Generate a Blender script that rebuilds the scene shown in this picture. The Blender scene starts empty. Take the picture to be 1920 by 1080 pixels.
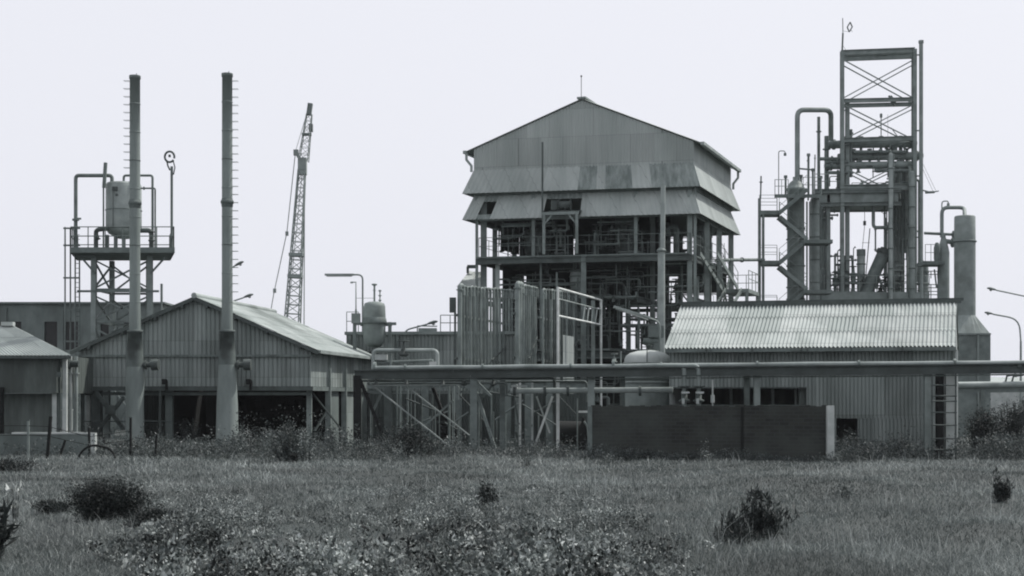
import bpy, math, random
import numpy as np
from mathutils import Vector, Matrix
random.seed(7); rng = np.random.default_rng(7)
R = math.radians
HAZE=.00014; F = 2638.0; EYE = 2.2; HZ = 750.0
sc = bpy.context.scene
COL = sc.collection
V = Vector

def Pt(px, py, Y):
    return V(((px-960)*Y/F, Y, EYE+(HZ-py)*Y/F))
def GY(py): return EYE*F/(py-HZ)
def G(px, Y, z=0.0): return V(((px-960)*Y/F, Y, z))

# ------------------------------------------------------------------ mesh builder
class MB:
    def __init__(s): s.v=[]; s.f=[]; s.s=[]
    def add(s, vs, fs, sm=False):
        o=len(s.v); s.v += [tuple(p) for p in vs]
        for q in fs: s.f.append([i+o for i in q]); s.s.append(sm)
        return s
    def hexa(s, p):   # 8 points: bottom 0-3, top 4-7
        return s.add(p, [(3,2,1,0),(4,5,6,7),(0,1,5,4),(1,2,6,5),(2,3,7,6),(3,0,4,7)])
    def box(s, c, d, rz=0):
        c=V(c); hx,hy,hz=d[0]/2,d[1]/2,d[2]/2
        M=Matrix.Rotation(rz,3,'Z')
        return s.hexa([c+M@V((x*hx,y*hy,z*hz)) for z in(-1,1) for x,y in((-1,-1),(1,-1),(1,1),(-1,1))])
    def bar(s, a, b, w, h=None):
        a=V(a); b=V(b); h=h or w
        d=(b-a).normalized(); up=V((0,0,1)) if abs(d.z)<.95 else V((0,1,0))
        x=d.cross(up).normalized()*(w/2); y=x.cross(d).normalized()*(h/2)
        return s.hexa([a-x-y,a+x-y,a+x+y,a-x+y,b-x-y,b+x-y,b+x+y,b-x+y])
    def ibeam(s, a, b, w, h):
        a=V(a); b=V(b); d=(b-a).normalized(); up=V((0,0,1)) if abs(d.z)<.95 else V((0,1,0))
        x=d.cross(up).normalized(); y=x.cross(d).normalized(); t=max(.025,h*.12)
        s.bar(a,b,w*.25,h-2*t-.002) if abs(d.z)<.95 else s.bar(a,b,w*.25,h-2*t-.002)
        for k in(-1,1): s.bar(a+y*k*(h/2-t/2), b+y*k*(h/2-t/2), w, t)
        return s
    def cyl(s, a, b, r0, r1=None, n=14, cap=True):
        a=V(a); b=V(b); r1=r0 if r1 is None else r1
        d=(b-a).normalized(); up=V((0,0,1)) if abs(d.z)<.95 else V((0,1,0))
        x=d.cross(up).normalized(); y=x.cross(d).normalized()
        cs=[(math.cos(2*math.pi*i/n),math.sin(2*math.pi*i/n)) for i in range(n)]
        A=[a+(x*c+y*q)*r0 for c,q in cs]; B=[b+(x*c+y*q)*r1 for c,q in cs]
        s.add(A+B,[(i,(i+1)%n,n+(i+1)%n,n+i) for i in range(n)],True)
        if cap: s.add(A,[list(range(n))[::-1]]); s.add(B,[list(range(n))])
        return s
    def tube(s, pts, r, n=8, rnd=0):
        P=[V(p) for p in pts]
        if rnd and len(P)>2:
            Q=[P[0]]
            for i in range(1,len(P)-1):
                d0=P[i-1]-P[i]; d1=P[i+1]-P[i]; k=min(rnd,d0.length*.49,d1.length*.49)
                a=P[i]+d0.normalized()*k; b=P[i]+d1.normalized()*k
                for j in range(6):
                    t=j/5; Q.append(a*(1-t)**2+P[i]*2*t*(1-t)+b*t*t)
            Q.append(P[-1]); P=Q
        d=(P[1]-P[0]).normalized(); up=V((0,0,1)) if abs(d.z)<.95 else V((0,1,0))
        x=d.cross(up).normalized(); rings=[]
        for i,p in enumerate(P):
            if i==0: t=(P[1]-P[0])
            elif i==len(P)-1: t=P[-1]-P[-2]
            else: t=(P[i+1]-P[i]).normalized()+(P[i]-P[i-1]).normalized()
            t.normalize(); x=(x-t*x.dot(t)).normalized(); y=t.cross(x)
            rr=r[i] if isinstance(r,(list,tuple)) else r
            rings.append([p+(x*math.cos(2*math.pi*k/n)+y*math.sin(2*math.pi*k/n))*rr for k in range(n)])
        vs=[q for g in rings for q in g]
        s.add(vs,[(j*n+k,j*n+(k+1)%n,(j+1)*n+(k+1)%n,(j+1)*n+k) for j in range(len(P)-1) for k in range(n)],True)
        s.add(rings[0],[list(range(n))[::-1]]); s.add(rings[-1],[list(range(n))])
        return s
    def lathe(s, c, prof, n=24):
        c=V(c); vs=[]; m=len(prof)
        for r,z in prof:
            for k in range(n): vs.append(c+V((r*math.cos(2*math.pi*k/n),r*math.sin(2*math.pi*k/n),z)))
        s.add(vs,[(j*n+k,j*n+(k+1)%n,(j+1)*n+(k+1)%n,(j+1)*n+k) for j in range(m-1) for k in range(n)],True)
        s.add(vs[:n],[list(range(n))[::-1]]); s.add(vs[-n:],[list(range(n))])
        return s
    def dome(s, c, r, h, zdir=1, n=24, m=6):
        return s.lathe(c,[(max(.004,r*math.cos(j/m*math.pi/2)),zdir*h*math.sin(j/m*math.pi/2)) for j in range(m+1)][::zdir],n)
    def quad(s,a,b,c,d,th=0):
        if not th: return s.add([a,b,c,d],[(0,1,2,3)])
        a,b,c,d=map(V,(a,b,c,d)); nn=(b-a).cross(d-a).normalized()*th
        return s.hexa([a-nn,b-nn,c-nn,d-nn,a,b,c,d])
    def corr(s,a,b,c,d,n,amp,rows=1,th=.012,per=6,jit=0,gr=0):
        if gr: per=8
        # corrugated sheet: a-b bottom edge, d-c top edge, n ribs from a to b
        a,b,c,d=map(V,(a,b,c,d)); nn=(b-a).cross(d-a)
        if nn.length<1e-9: nn=(c-a).cross(d-a)
        nn.normalize(); nx=n*per
        for r in range(rows):
            t0,t1=r/rows,(r+1)/rows
            lift0=.02*(rows>1); front=[];back=[]
            for t,lf in((t0,lift0),(min(1,t1+(.02 if rows>1 and r<rows-1 else 0)),0)):
                for i in range(nx+1):
                    u=i/nx
                    p=(a*(1-u)+b*u)*(1-t)+(d*(1-u)+c*u)*t
                    h=(amp*math.sin(2*math.pi*i/per) if not gr else (-gr if i%8 in(3,4) else 0))+lf+(jit*random.uniform(-1,1) if lf else 0)
                    front.append(p+nn*h); back.append(p+nn*(h-th))
            m=nx+1
            s.add(front,[(i,i+1,m+i+1,m+i) for i in range(nx)],True)
            s.add(back,[(m+i,m+i+1,i+1,i) for i in range(nx)],True)
            for k in(0,m):
                s.add(front[k:k+m]+back[k:k+m],[(m+i,m+i+1,i+1,i) if k==0 else (i,i+1,m+i+1,m+i) for i in range(nx)])
        return s

def build(name, mb, mat, org=V((0,0,0)), parent=None):
    me=bpy.data.meshes.new(name)
    o3=V(org)
    me.from_pydata([(x-o3.x,y-o3.y,z-o3.z) for x,y,z in mb.v],[],mb.f)
    me.polygons.foreach_set('use_smooth',mb.s)
    me.materials.append(mat); me.update()
    o=bpy.data.objects.new(name,me); COL.objects.link(o)
    if parent: o.parent=parent
    else: o.location=o3
    return o
def tagit(o,label,cat,group=None,kind=None):
    if label: o['label']=label
    if cat: o['category']=cat
    if group: o['group']=group
    if kind: o['kind']=kind
    return o
class Thing:
    def __init__(s,name,label,cat,loc,group=None):
        s.o=bpy.data.objects.new(name,None); COL.objects.link(s.o); s.o.location=V(loc); s.loc=V(loc)
        s.o.empty_display_size=.3
        tagit(s.o,label,cat,group)
    def part(s,name,mb,mat,parent=None,label=None):
        o=build(name,mb,mat,s.loc,parent or s.o)
        if label: o['label']=label
        return o
def single(name,mb,mat,label,cat,loc,group=None,kind=None):
    return tagit(build(name,mb,mat,loc),label,cat,group,kind)
def copy_thing(root,off,label=None):
    r=root.copy(); COL.objects.link(r); r.location=root.location+V(off)
    if label: r['label']=label
    for ch in root.children:
        c=ch.copy(); COL.objects.link(c); c.parent=r
        for g in ch.children:
            d=g.copy(); COL.objects.link(d); d.parent=c
    return r

# ------------------------------------------------------------------ materials
def tint(v,warm=0):
    k=min(1,max(0,(v-.12)/.4)); return (v*(.815+.14*k+warm),v*1.0,v*(.95+.02*k-warm),1)
def vtint(v): q=min(1,v/.3); return (v*(.77+.16*q),v,v*(.98-.01*q),1)
def mat(name,v,v2=None,rough=.75,metal=0,scale=(1,1,1),ns=2.0,spots=None,spot_amt=.5,bump=0,warm=0,detail=6,lo=.35,hi=.65,trans=0,spotscale=None,panel=None):
    m=bpy.data.materials.new(name); m.use_nodes=True; nt=m.node_tree; N=nt.nodes; L=nt.links
    b=N['Principled BSDF']; b.inputs['Roughness'].default_value=rough; b.inputs['Metallic'].default_value=metal
    b.inputs['Specular IOR Level'].default_value=.3
    v2=v*.72 if v2 is None else v2
    tc=N.new('ShaderNodeTexCoord'); mp=N.new('ShaderNodeMapping'); mp.inputs['Scale'].default_value=scale
    L.new(tc.outputs['Object'],mp.inputs['Vector'])
    nz=N.new('ShaderNodeTexNoise'); nz.inputs['Scale'].default_value=ns; nz.inputs['Detail'].default_value=detail; nz.inputs['Roughness'].default_value=.65
    L.new(mp.outputs[0],nz.inputs['Vector'])
    cr=N.new('ShaderNodeValToRGB'); cr.color_ramp.elements[0].position=lo; cr.color_ramp.elements[1].position=hi
    cr.color_ramp.elements[0].color=tint(v2,warm); cr.color_ramp.elements[1].color=tint(v,warm)
    L.new(nz.outputs['Fac'],cr.inputs['Fac']); out=cr.outputs['Color']
    if spots is not None:
        n2=N.new('ShaderNodeTexNoise'); n2.inputs['Scale'].default_value=ns*.6; n2.inputs['Detail'].default_value=8
        mp2=N.new('ShaderNodeMapping'); mp2.inputs['Location'].default_value=(7,3,9); mp2.inputs['Scale'].default_value=spotscale or scale
        L.new(tc.outputs['Object'],mp2.inputs['Vector']); L.new(mp2.outputs[0],n2.inputs['Vector'])
        c2=N.new('ShaderNodeValToRGB'); c2.color_ramp.elements[0].position=.52; c2.color_ramp.elements[1].position=.66
        c2.color_ramp.elements[0].color=(0,0,0,1); c2.color_ramp.elements[1].color=(spot_amt,)*3+(1,)
        L.new(n2.outputs['Fac'],c2.inputs['Fac'])
        mx=N.new('ShaderNodeMix'); mx.data_type='RGBA'; mx.inputs['B'].default_value=tint(spots,.02)
        L.new(c2.outputs[0],mx.inputs['Factor']); L.new(out,mx.inputs['A']); out=mx.outputs['Result']
    if panel:
        sp=N.new('ShaderNodeSeparateXYZ'); ad=N.new('ShaderNodeMath'); cb=N.new('ShaderNodeCombineXYZ'); L.new(tc.outputs['Object'],sp.inputs[0])
        L.new(sp.outputs[0],ad.inputs[0]); L.new(sp.outputs[1],ad.inputs[1]); L.new(ad.outputs[0],cb.inputs[0]); L.new(sp.outputs[2],cb.inputs[1])
        bk=N.new('ShaderNodeTexBrick'); bk.inputs['Scale'].default_value=1; bk.inputs['Brick Width'].default_value=panel[0]; bk.inputs['Row Height'].default_value=panel[1]; bk.offset=.37
        bk.inputs['Mortar Size'].default_value=.012; bk.inputs['Mortar Smooth'].default_value=.5
        bk.inputs['Color1'].default_value=(panel[2],)*3+(1,); bk.inputs['Color2'].default_value=(panel[3],)*3+(1,); bk.inputs['Mortar'].default_value=(panel[2]*.7,)*3+(1,)
        L.new(cb.outputs[0],bk.inputs['Vector']); m3=N.new('ShaderNodeMix'); m3.data_type='RGBA'; m3.blend_type='MULTIPLY'; m3.inputs['Factor'].default_value=1
        L.new(out,m3.inputs['A']); L.new(bk.outputs['Color'],m3.inputs['B']); out=m3.outputs['Result']
    L.new(out,b.inputs['Base Color'])
    if bump:
        bp=N.new('ShaderNodeBump'); bp.inputs['Strength'].default_value=bump; bp.inputs['Distance'].default_value=.03
        L.new(nz.outputs['Fac'],bp.inputs['Height']); L.new(bp.outputs[0],b.inputs['Normal'])
    return m
ST=mat('steel_grey',.26,.18,ns=1.5,spots=.11,rough=.6)
SL=mat('steel_pale',.36,.25,ns=1.2,spots=.13,rough=.55)
SDK=mat('steel_dark',.105,.065,ns=2,spots=.045,rough=.7)
SR=mat('steel_weathered',.19,.125,ns=2,spots=.085,rough=.65)
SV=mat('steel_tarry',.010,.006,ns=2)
STW=mat('tower_steel',.27,.19,ns=1.5,spots=.11,rough=.6)
WP=mat('white_paint',.72,.55,ns=2,spots=.3,spot_amt=.4)
SH=mat('cladding_sheet',.33,.22,panel=(1.05,1.6,.8,1.06),ns=1.0,scale=(1.6,1.6,.12),spots=.12,spot_amt=.65,rough=.6,spotscale=(.8,.8,.25))
SHB=mat('cladding_sheet_big',.41,.33,panel=(.95,1.5,.84,1.04),ns=.8,scale=(1.3,1.3,.1),spots=.18,spot_amt=.4,rough=.65,spotscale=(.5,.5,.15))
SHP=mat('cladding_sheet_pale',.40,.33,panel=(.95,1.5,.86,1.03),ns=.8,scale=(1.3,1.3,.1),spots=.2,spot_amt=.3,rough=.65)
SHS=mat('cladding_sheet_stained',.30,.15,ns=1.5,scale=(2.2,2.2,.12),rough=.75)
SHR=mat('rusted_sheet',.13,.07,ns=1.3,scale=(1.5,1.5,.3),spots=.05,spot_amt=.7,warm=.02)
RF=mat('roof_sheet_bright',.47,.38,panel=(1.2,.64,.88,1.04),ns=1.2,scale=(1,.4,.4),spots=.25,spot_amt=.6,rough=.9)
RFD=mat('roof_sheet_patched',.31,.25,ns=1.2,scale=(1,.4,.4),spots=.26,spot_amt=.5,rough=.6)
RO=mat('roof_sheet_old',.40,.27,panel=(1.1,.8,.8,1.05),ns=.8,scale=(.5,.5,1),spots=.12,spot_amt=.6,rough=.8)
CC=mat('concrete',.185,.11,ns=.9,spots=.09,spot_amt=.6,bump=.2,scale=(1,1,.5))
CP=mat('concrete_pale',.50,.36,ns=1.2,spots=.2,bump=.2)
CK=mat('chimney_concrete',.265,.18,ns=1.2,scale=(1,1,.25),spots=.12,spot_amt=.6,bump=.1)
CKD=mat('chimney_soot',.15,.085,ns=1.5,spots=.025,spot_amt=.7)
DK=mat('dark_pane',.02,.012,rough=.25)
GL=mat('lamp_glass',.5,.42,rough=.3)
BK=mat('black_rubber',.012,.008,rough=.9)
CRN=mat('crane_steel',.30,.22,ns=1.5)
RB=mat('rack_beam_paint',.08,.045,ns=1.5,spots=.06)
RP_=mat('rack_panel',.11,.05,panel=(1.05,1.4,.7,1.05),ns=1.2,scale=(1.4,1.4,.2),spots=.06,spot_amt=.7)
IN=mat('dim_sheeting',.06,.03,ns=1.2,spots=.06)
FD=mat('foliage_dark',.035,.016,ns=3,rough=.7)
FM=mat('foliage_mid',.075,.035,ns=3,rough=.65)
FP=mat('foliage_pale',.15,.08,ns=4,rough=.55)
FW=mat('dry_leaf',.34,.2,ns=4,rough=.6)
BR=mat('bark_stem',.06,.035,ns=4)
def brick_mat():
    m=bpy.data.materials.new('blackened_brick'); m.use_nodes=True; nt=m.node_tree; N=nt.nodes; L=nt.links; b=N['Principled BSDF']
    b.inputs['Roughness'].default_value=.9
    tc=N.new('ShaderNodeTexCoord'); sp=N.new('ShaderNodeSeparateXYZ'); cb=N.new('ShaderNodeCombineXYZ')
    L.new(tc.outputs['Object'],sp.inputs[0]); L.new(sp.outputs[0],cb.inputs[0]); L.new(sp.outputs[2],cb.inputs[1])
    br=N.new('ShaderNodeTexBrick'); br.inputs['Scale'].default_value=1; br.inputs['Brick Width'].default_value=.32; br.inputs['Row Height'].default_value=.13
    br.inputs['Mortar Size'].default_value=.014; br.inputs['Color1'].default_value=tint(.030,.10); br.inputs['Color2'].default_value=tint(.014,.06); br.inputs['Mortar'].default_value=tint(.034)
    L.new(cb.outputs[0],br.inputs['Vector'])
    nz=N.new('ShaderNodeTexNoise'); nz.inputs['Scale'].default_value=.9; nz.inputs['Detail'].default_value=8; L.new(tc.outputs['Object'],nz.inputs['Vector'])
    cr=N.new('ShaderNodeValToRGB'); cr.color_ramp.elements[0].position=.40; cr.color_ramp.elements[1].position=.68; cr.color_ramp.elements[1].color=(.9,.9,.9,1)
    L.new(nz.outputs['Fac'],cr.inputs[0])
    mx=N.new('ShaderNodeMix'); mx.data_type='RGBA'; mx.inputs['B'].default_value=tint(.05,.04); L.new(cr.outputs[0],mx.inputs['Factor']); L.new(br.outputs['Color'],mx.inputs['A'])
    L.new(mx.outputs['Result'],b.inputs['Base Color'])
    bp=N.new('ShaderNodeBump'); bp.inputs['Distance'].default_value=.02; bp.inputs['Strength'].default_value=.6; L.new(br.outputs['Fac'],bp.inputs['Height']); bp.invert=True
    L.new(bp.outputs[0],b.inputs['Normal']); return m
BRK=brick_mat()
def veg_mat(name,a,b2,c,patch=.18,trans=.25):
    m=bpy.data.materials.new(name); m.use_nodes=True; nt=m.node_tree; N=nt.nodes; L=nt.links; b=N['Principled BSDF']
    b.inputs['Roughness'].default_value=.6; b.inputs['Specular IOR Level'].default_value=.25
    at=N.new('ShaderNodeAttribute'); at.attribute_name='var'
    cr=N.new('ShaderNodeValToRGB'); e=cr.color_ramp.elements; e[0].color=vtint(a); e[1].color=vtint(c); x=e.new(.55); x.color=vtint(b2)
    L.new(at.outputs['Fac'],cr.inputs[0])
    tc=N.new('ShaderNodeTexCoord'); nz=N.new('ShaderNodeTexNoise'); nz.inputs['Scale'].default_value=patch; nz.inputs['Detail'].default_value=7; nz.inputs['Roughness'].default_value=.7
    L.new(tc.outputs['Object'],nz.inputs['Vector'])
    mr=N.new('ShaderNodeMapRange'); mr.inputs['From Min'].default_value=.35; mr.inputs['From Max'].default_value=.65; mr.inputs['To Min'].default_value=.42; mr.inputs['To Max'].default_value=1.25
    L.new(nz.outputs['Fac'],mr.inputs[0])
    mx=N.new('ShaderNodeMix'); mx.data_type='RGBA'; mx.blend_type='MULTIPLY'; mx.inputs['Factor'].default_value=1
    L.new(cr.outputs[0],mx.inputs['A']); L.new(mr.outputs[0],mx.inputs['B']); L.new(mx.outputs['Result'],b.inputs['Base Color'])
    tr=N.new('ShaderNodeBsdfTranslucent'); L.new(mx.outputs['Result'],tr.inputs['Color'])
    ms=N.new('ShaderNodeMixShader'); ms.inputs[0].default_value=trans; L.new(b.outputs[0],ms.inputs[1]); L.new(tr.outputs[0],ms.inputs[2])
    L.new(ms.outputs[0],N['Material Output'].inputs['Surface']); return m
GRS=veg_mat('grass_blades',.06,.17,.46,.22)
WED=veg_mat('weed_leaves',.012,.16,.50,.8,.12)  # near-black low end carries the painted shade of the gaps
SHD=veg_mat('shrub_leaves_dark',.012,.03,.09,1.2,.15)
SHM=veg_mat('shrub_leaves_mid',.05,.12,.30,1.2,.2)
SHW=veg_mat('shrub_leaves_pale',.06,.18,.5,1.2,.2)
GRD=mat('field_soil',.05,.028,ns=.35,spots=.025,spot_amt=.5,bump=.5,detail=10)

# ------------------------------------------------------------------ world, sun, camera
SUN_EL=R(54); SUN_AZ=R(62)     # azimuth clockwise from +Y (view direction) towards +X
w=bpy.data.worlds.new('World'); sc.world=w; w.use_nodes=True; nt=w.node_tree
bg=nt.nodes['Background']; sky=nt.nodes.new('ShaderNodeTexSky'); sky.sky_type='NISHITA'; sky.sun_disc=False
sky.sun_elevation=SUN_EL; sky.sun_rotation=SUN_AZ; sky.dust_density=6; sky.air_density=1.2
hs=nt.nodes.new('ShaderNodeHueSaturation'); hs.inputs['Saturation'].default_value=.15
mx=nt.nodes.new('ShaderNodeMix'); mx.data_type='RGBA'; mx.inputs['Factor'].default_value=.86; mx.inputs['B'].default_value=(8.5,8.64,9.35,1)
nt.links.new(sky.outputs[0],hs.inputs['Color']); nt.links.new(hs.outputs[0],mx.inputs['A']); nt.links.new(mx.outputs['Result'],bg.inputs['Color'])
bg.inputs['Strength'].default_value=.1
sd=bpy.data.lights.new('sun','SUN'); sd.energy=4.0; sd.angle=R(.5); sd.color=(1,.97,.93)
so=bpy.data.objects.new('sun',sd); COL.objects.link(so)
sv=V((math.sin(SUN_AZ)*math.cos(SUN_EL),math.cos(SUN_AZ)*math.cos(SUN_EL),math.sin(SUN_EL)))
so.rotation_euler=sv.to_track_quat('Z','Y').to_euler(); so.location=(40,40,90)
cd=bpy.data.cameras.new('camera'); cam=bpy.data.objects.new('camera',cd); COL.objects.link(cam); sc.camera=cam
cam.location=(0,0,EYE); cam.rotation_euler=(R(90),0,0); cd.sensor_width=36; cd.lens=36*F/1920; cd.shift_y=(HZ-540)/1920; cd.clip_end=6000
sc.view_settings.view_transform='Standard'; sc.view_settings.look='None'; sc.cycles.filter_width=2.0; sc.view_settings.exposure=.1; sc.view_settings.gamma=1

# ------------------------------------------------------------------ thin air haze
hm=bpy.data.materials.new('haze_air'); hm.use_nodes=True; hn=hm.node_tree; hn.nodes.remove(hn.nodes['Principled BSDF'])
pv=hn.nodes.new('ShaderNodeVolumePrincipled'); pv.inputs['Density'].default_value=HAZE; pv.inputs['Color'].default_value=(.93,.95,1,1); pv.inputs['Anisotropy'].default_value=.2
hn.links.new(pv.outputs[0],hn.nodes['Material Output'].inputs['Volume'])
g=MB(); g.box((0,2300,14.0),(5200,5600,34)); hz_=build('haze',g,hm); hz_['kind']='stuff'
# ------------------------------------------------------------------ ground
def gz(x,y):
    f=np.clip((58-y)/14,0,1)*np.clip((y+5)/10,0,1)
    return f*(.10*np.sin(x*.31+1.3)*np.cos(y*.23)+.06*np.sin(x*.9+y*.55)+.035*np.sin(x*2.1-y*1.7)+.05)
xs=np.concatenate([[-2500,-600,-150,-60],np.arange(-34,34.1,.4),[60,150,600,2500]])
ys=np.concatenate([[-400,-60,-10,5],np.arange(12,66,.4),[75,95,140,260,700,2000,5000]])
X,Yg=np.meshgrid(xs,ys); Z=gz(X,Yg); Z[:, :3]=0; Z[:,-3:]=0
nx=len(xs); ny=len(ys); g=MB(); g.v=[tuple(p) for p in np.stack([X,Yg,Z],-1).reshape(-1,3)]
g.f=[[j*nx+i,j*nx+i+1,(j+1)*nx+i+1,(j+1)*nx+i] for j in range(ny-1) for i in range(nx-1)]; g.s=[True]*len(g.f)
go=build('ground',g,GRD); go['kind']='structure'

# ------------------------------------------------------------------ vegetation (numpy)
def np_obj(name,verts,nper,faces,var,mat_,loc=(0,0,0),parent=None):
    # verts (K,nper,3), faces list of index tuples per element, var (K,)
    K=len(verts); me=bpy.data.meshes.new(name)
    vv=(verts-np.array(loc)).reshape(-1,3).astype(np.float32)
    me.vertices.add(len(vv)); me.vertices.foreach_set('co',vv.ravel())
    base=(np.arange(K)*nper)[:,None]
    loops=[];starts=[];tot=[]
    fl=np.array([i for f in faces for i in f]); ln=np.array([len(f) for f in faces])
    L_=(base+fl[None,:]).ravel(); me.loops.add(len(L_)); me.loops.foreach_set('vertex_index',L_.astype(np.int32))
    tt=np.tile(ln,K); ss=np.concatenate([[0],np.cumsum(tt)[:-1]])
    me.polygons.add(len(tt)); me.polygons.foreach_set('loop_start',ss.astype(np.int32))
    a=me.attributes.new('var','FLOAT','POINT'); a.data.foreach_set('value',np.repeat(var,nper).astype(np.float32))
    me.materials.append(mat_); me.update(); me.validate()
    o=bpy.data.objects.new(name,me); COL.objects.link(o)
    if parent: o.parent=parent
    else: o.location=loc
    return o
def blades(x,y,z,h,wd,lean,az):
    K=len(x); b=np.stack([x,y,z],-1); ang=rng.uniform(0,2*np.pi,K)
    side=np.stack([np.cos(ang),np.sin(ang),0*ang],-1)*(wd/2)[:,None]
    ld=np.stack([np.cos(az),np.sin(az),0*az],-1)
    mid=b+ld*(lean*h*.3)[:,None]+np.stack([0*h,0*h,h*.6],-1)
    top=b+ld*(lean*h)[:,None]+np.stack([0*h,0*h,h],-1)
    return np.stack([b-side,b+side,mid+side*.75,mid-side*.75,top],1)
def leaves(c,size,up=.6,asp=.55):
    K=len(c); d=rng.normal(size=(K,3)); d[:,2]=np.abs(d[:,2])*up; d/=np.linalg.norm(d,axis=1)[:,None]
    t=rng.normal(size=(K,3)); t-=d*(t*d).sum(1)[:,None]; t/=np.linalg.norm(t,axis=1)[:,None]
    L_=d*size[:,None]; W=t*(size*asp/2)[:,None]; nrm=np.cross(d,t)*(size*.12)[:,None]
    return np.stack([c,c+L_*.45+W+nrm,c+L_,c+L_*.45-W+nrm],1)
LF=[(0,1,2,3)]; BF=[(0,1,2,3),(3,2,4)]
def patch(x,y):
    return .5+.5*np.sin(x*.45+2*np.sin(y*.21+1))*np.cos(y*.33+1.7*np.sin(x*.17))
# broad leaved weeds in the foreground
def weed_density(x,y):
    px=960+F*x/y; py=HZ+F*EYE/y
    core=np.clip((px-200+60*np.sin(py*.05))/170,0,1)*np.clip((1250-px)/380,0,1)*np.clip((py-872-25*np.sin(px*.011+1))/150,0,1)**1.2
    hump=np.exp(-((px-1060)/130)**2-((py-970)/60)**2)*.75
    low=np.clip((py-1020)/60,0,1)*np.clip((px-250)/60,0,1)*np.clip((1350-px)/300,0,1)
    return np.maximum(np.maximum(core,hump),low)
# grass field
K=430000
u=rng.random(K); y=1/(1/13.5-u*(1/13.5-1/64)); y=np.where(rng.random(K)<.45,rng.uniform(14,64,K),y)
x=rng.uniform(-.40,.40,K)*y+rng.uniform(-2,2,K)
p=patch(x,y)
pp=np.clip(.5+.5*np.sin(x*1.7+1.3*np.sin(y*.9))*np.cos(y*1.3+2*np.sin(x*.6)),0,1)
h=(.03+.11*rng.random(K)**1.8)*(.45+.7*p+.6*pp**2)*np.where(y>50,1.25,1)*np.where(rng.random(K)<.02,2.2,1); wd=np.maximum(.007,y*.00045)*rng.uniform(.7,1.5,K)
v=blades(x,y,gz(x,y)-.01,h,wd,rng.uniform(.2,1.6,K),rng.uniform(0,6.28,K))
var=np.clip(rng.normal(.48,.24,K)+.36*(p-.5)+.22*(pp-.5),0,1)
wdn=weed_density(x,y); kk=rng.random(K)>np.clip(wdn*1.3-.4,0,.85); v=v[kk]; var=var[kk]
go=np_obj('grass',v,5,BF,var,GRS); tagit(go,'rough grey grass of the open field in front of the plant','grass',kind='stuff')
n=16000; y=1/(rng.uniform(1/34,1/14.5,n)); x=rng.uniform(-.33,.3,n)*y
wd_=weed_density(x,y); cl=patch(x*3.1,y*2.7)*.55+patch(x*1.1+4,y*.9)*.55
near=np.clip((26-y)/8,0,1)
k=(wd_*np.clip((cl-.27-.14*near)*3.5,.05,1))>rng.random(n); x=x[k];y=y[k];wd_=wd_[k];cl=cl[k];near=near[k]
hh=rng.uniform(.10,.24,len(x))*(.4+.7*wd_)*np.where(rng.random(len(x))<.25,1.5,1)*(.5+.8*cl)*(1+.5*near); m=38
rad=np.repeat(rng.uniform(.03,.075,len(x))*(1+.35*near),m)
cx=np.repeat(x,m)+rng.normal(0,1,len(x)*m)*rad; cy=np.repeat(y,m)+rng.normal(0,1,len(x)*m)*rad
cz=gz(cx,cy)+np.repeat(hh,m)*rng.random(len(x)*m)**.5
kind=np.repeat(rng.random(len(x)),m); nr_=np.repeat(near,m)
sz=rng.uniform(.018,.042,len(cx))*np.where(kind>.6,1.5,1)*(1+.6*nr_)
lv=leaves(np.stack([cx,cy,cz],-1),sz,1.3,.5)
pal=np.repeat(rng.random(len(x))<.45,m)
dk=np.clip((patch(x*5.3+1,y*4.1)-.52)*4,0,1)*np.clip((24-y)/4,0,1)  # shaded gaps between weeds, put into leaf colour as near-black clumps
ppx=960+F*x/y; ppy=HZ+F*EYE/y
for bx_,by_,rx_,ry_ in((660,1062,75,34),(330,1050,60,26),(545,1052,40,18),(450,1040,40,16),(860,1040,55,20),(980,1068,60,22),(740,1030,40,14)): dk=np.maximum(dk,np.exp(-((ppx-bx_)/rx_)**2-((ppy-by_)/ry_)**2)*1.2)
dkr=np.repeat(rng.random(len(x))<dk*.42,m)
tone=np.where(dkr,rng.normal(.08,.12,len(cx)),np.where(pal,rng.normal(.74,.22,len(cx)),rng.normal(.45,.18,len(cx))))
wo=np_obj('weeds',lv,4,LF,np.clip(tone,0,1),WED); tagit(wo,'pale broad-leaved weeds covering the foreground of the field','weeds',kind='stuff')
n=5200; y=1/(rng.uniform(1/52,1/15,n)); x=rng.uniform(-.38,.38,n)*y
k=patch(x*1.3+9,y*1.1)>.45; x=x[k]; y=y[k]; az=rng.uniform(0,6.28,len(x))
b1=blades(x,y,gz(x,y)-.01,rng.uniform(.18,.48,len(x)),np.maximum(.006,y*.0004),rng.uniform(.05,.8,len(x)),az)
so2=np_obj('dry_stalks',b1,5,BF,np.clip(rng.normal(.75,.25,len(x)),0,1),GRS); tagit(so2,'thin dry stalks standing above the short grass of the field','grass',kind='stuff')
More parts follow.
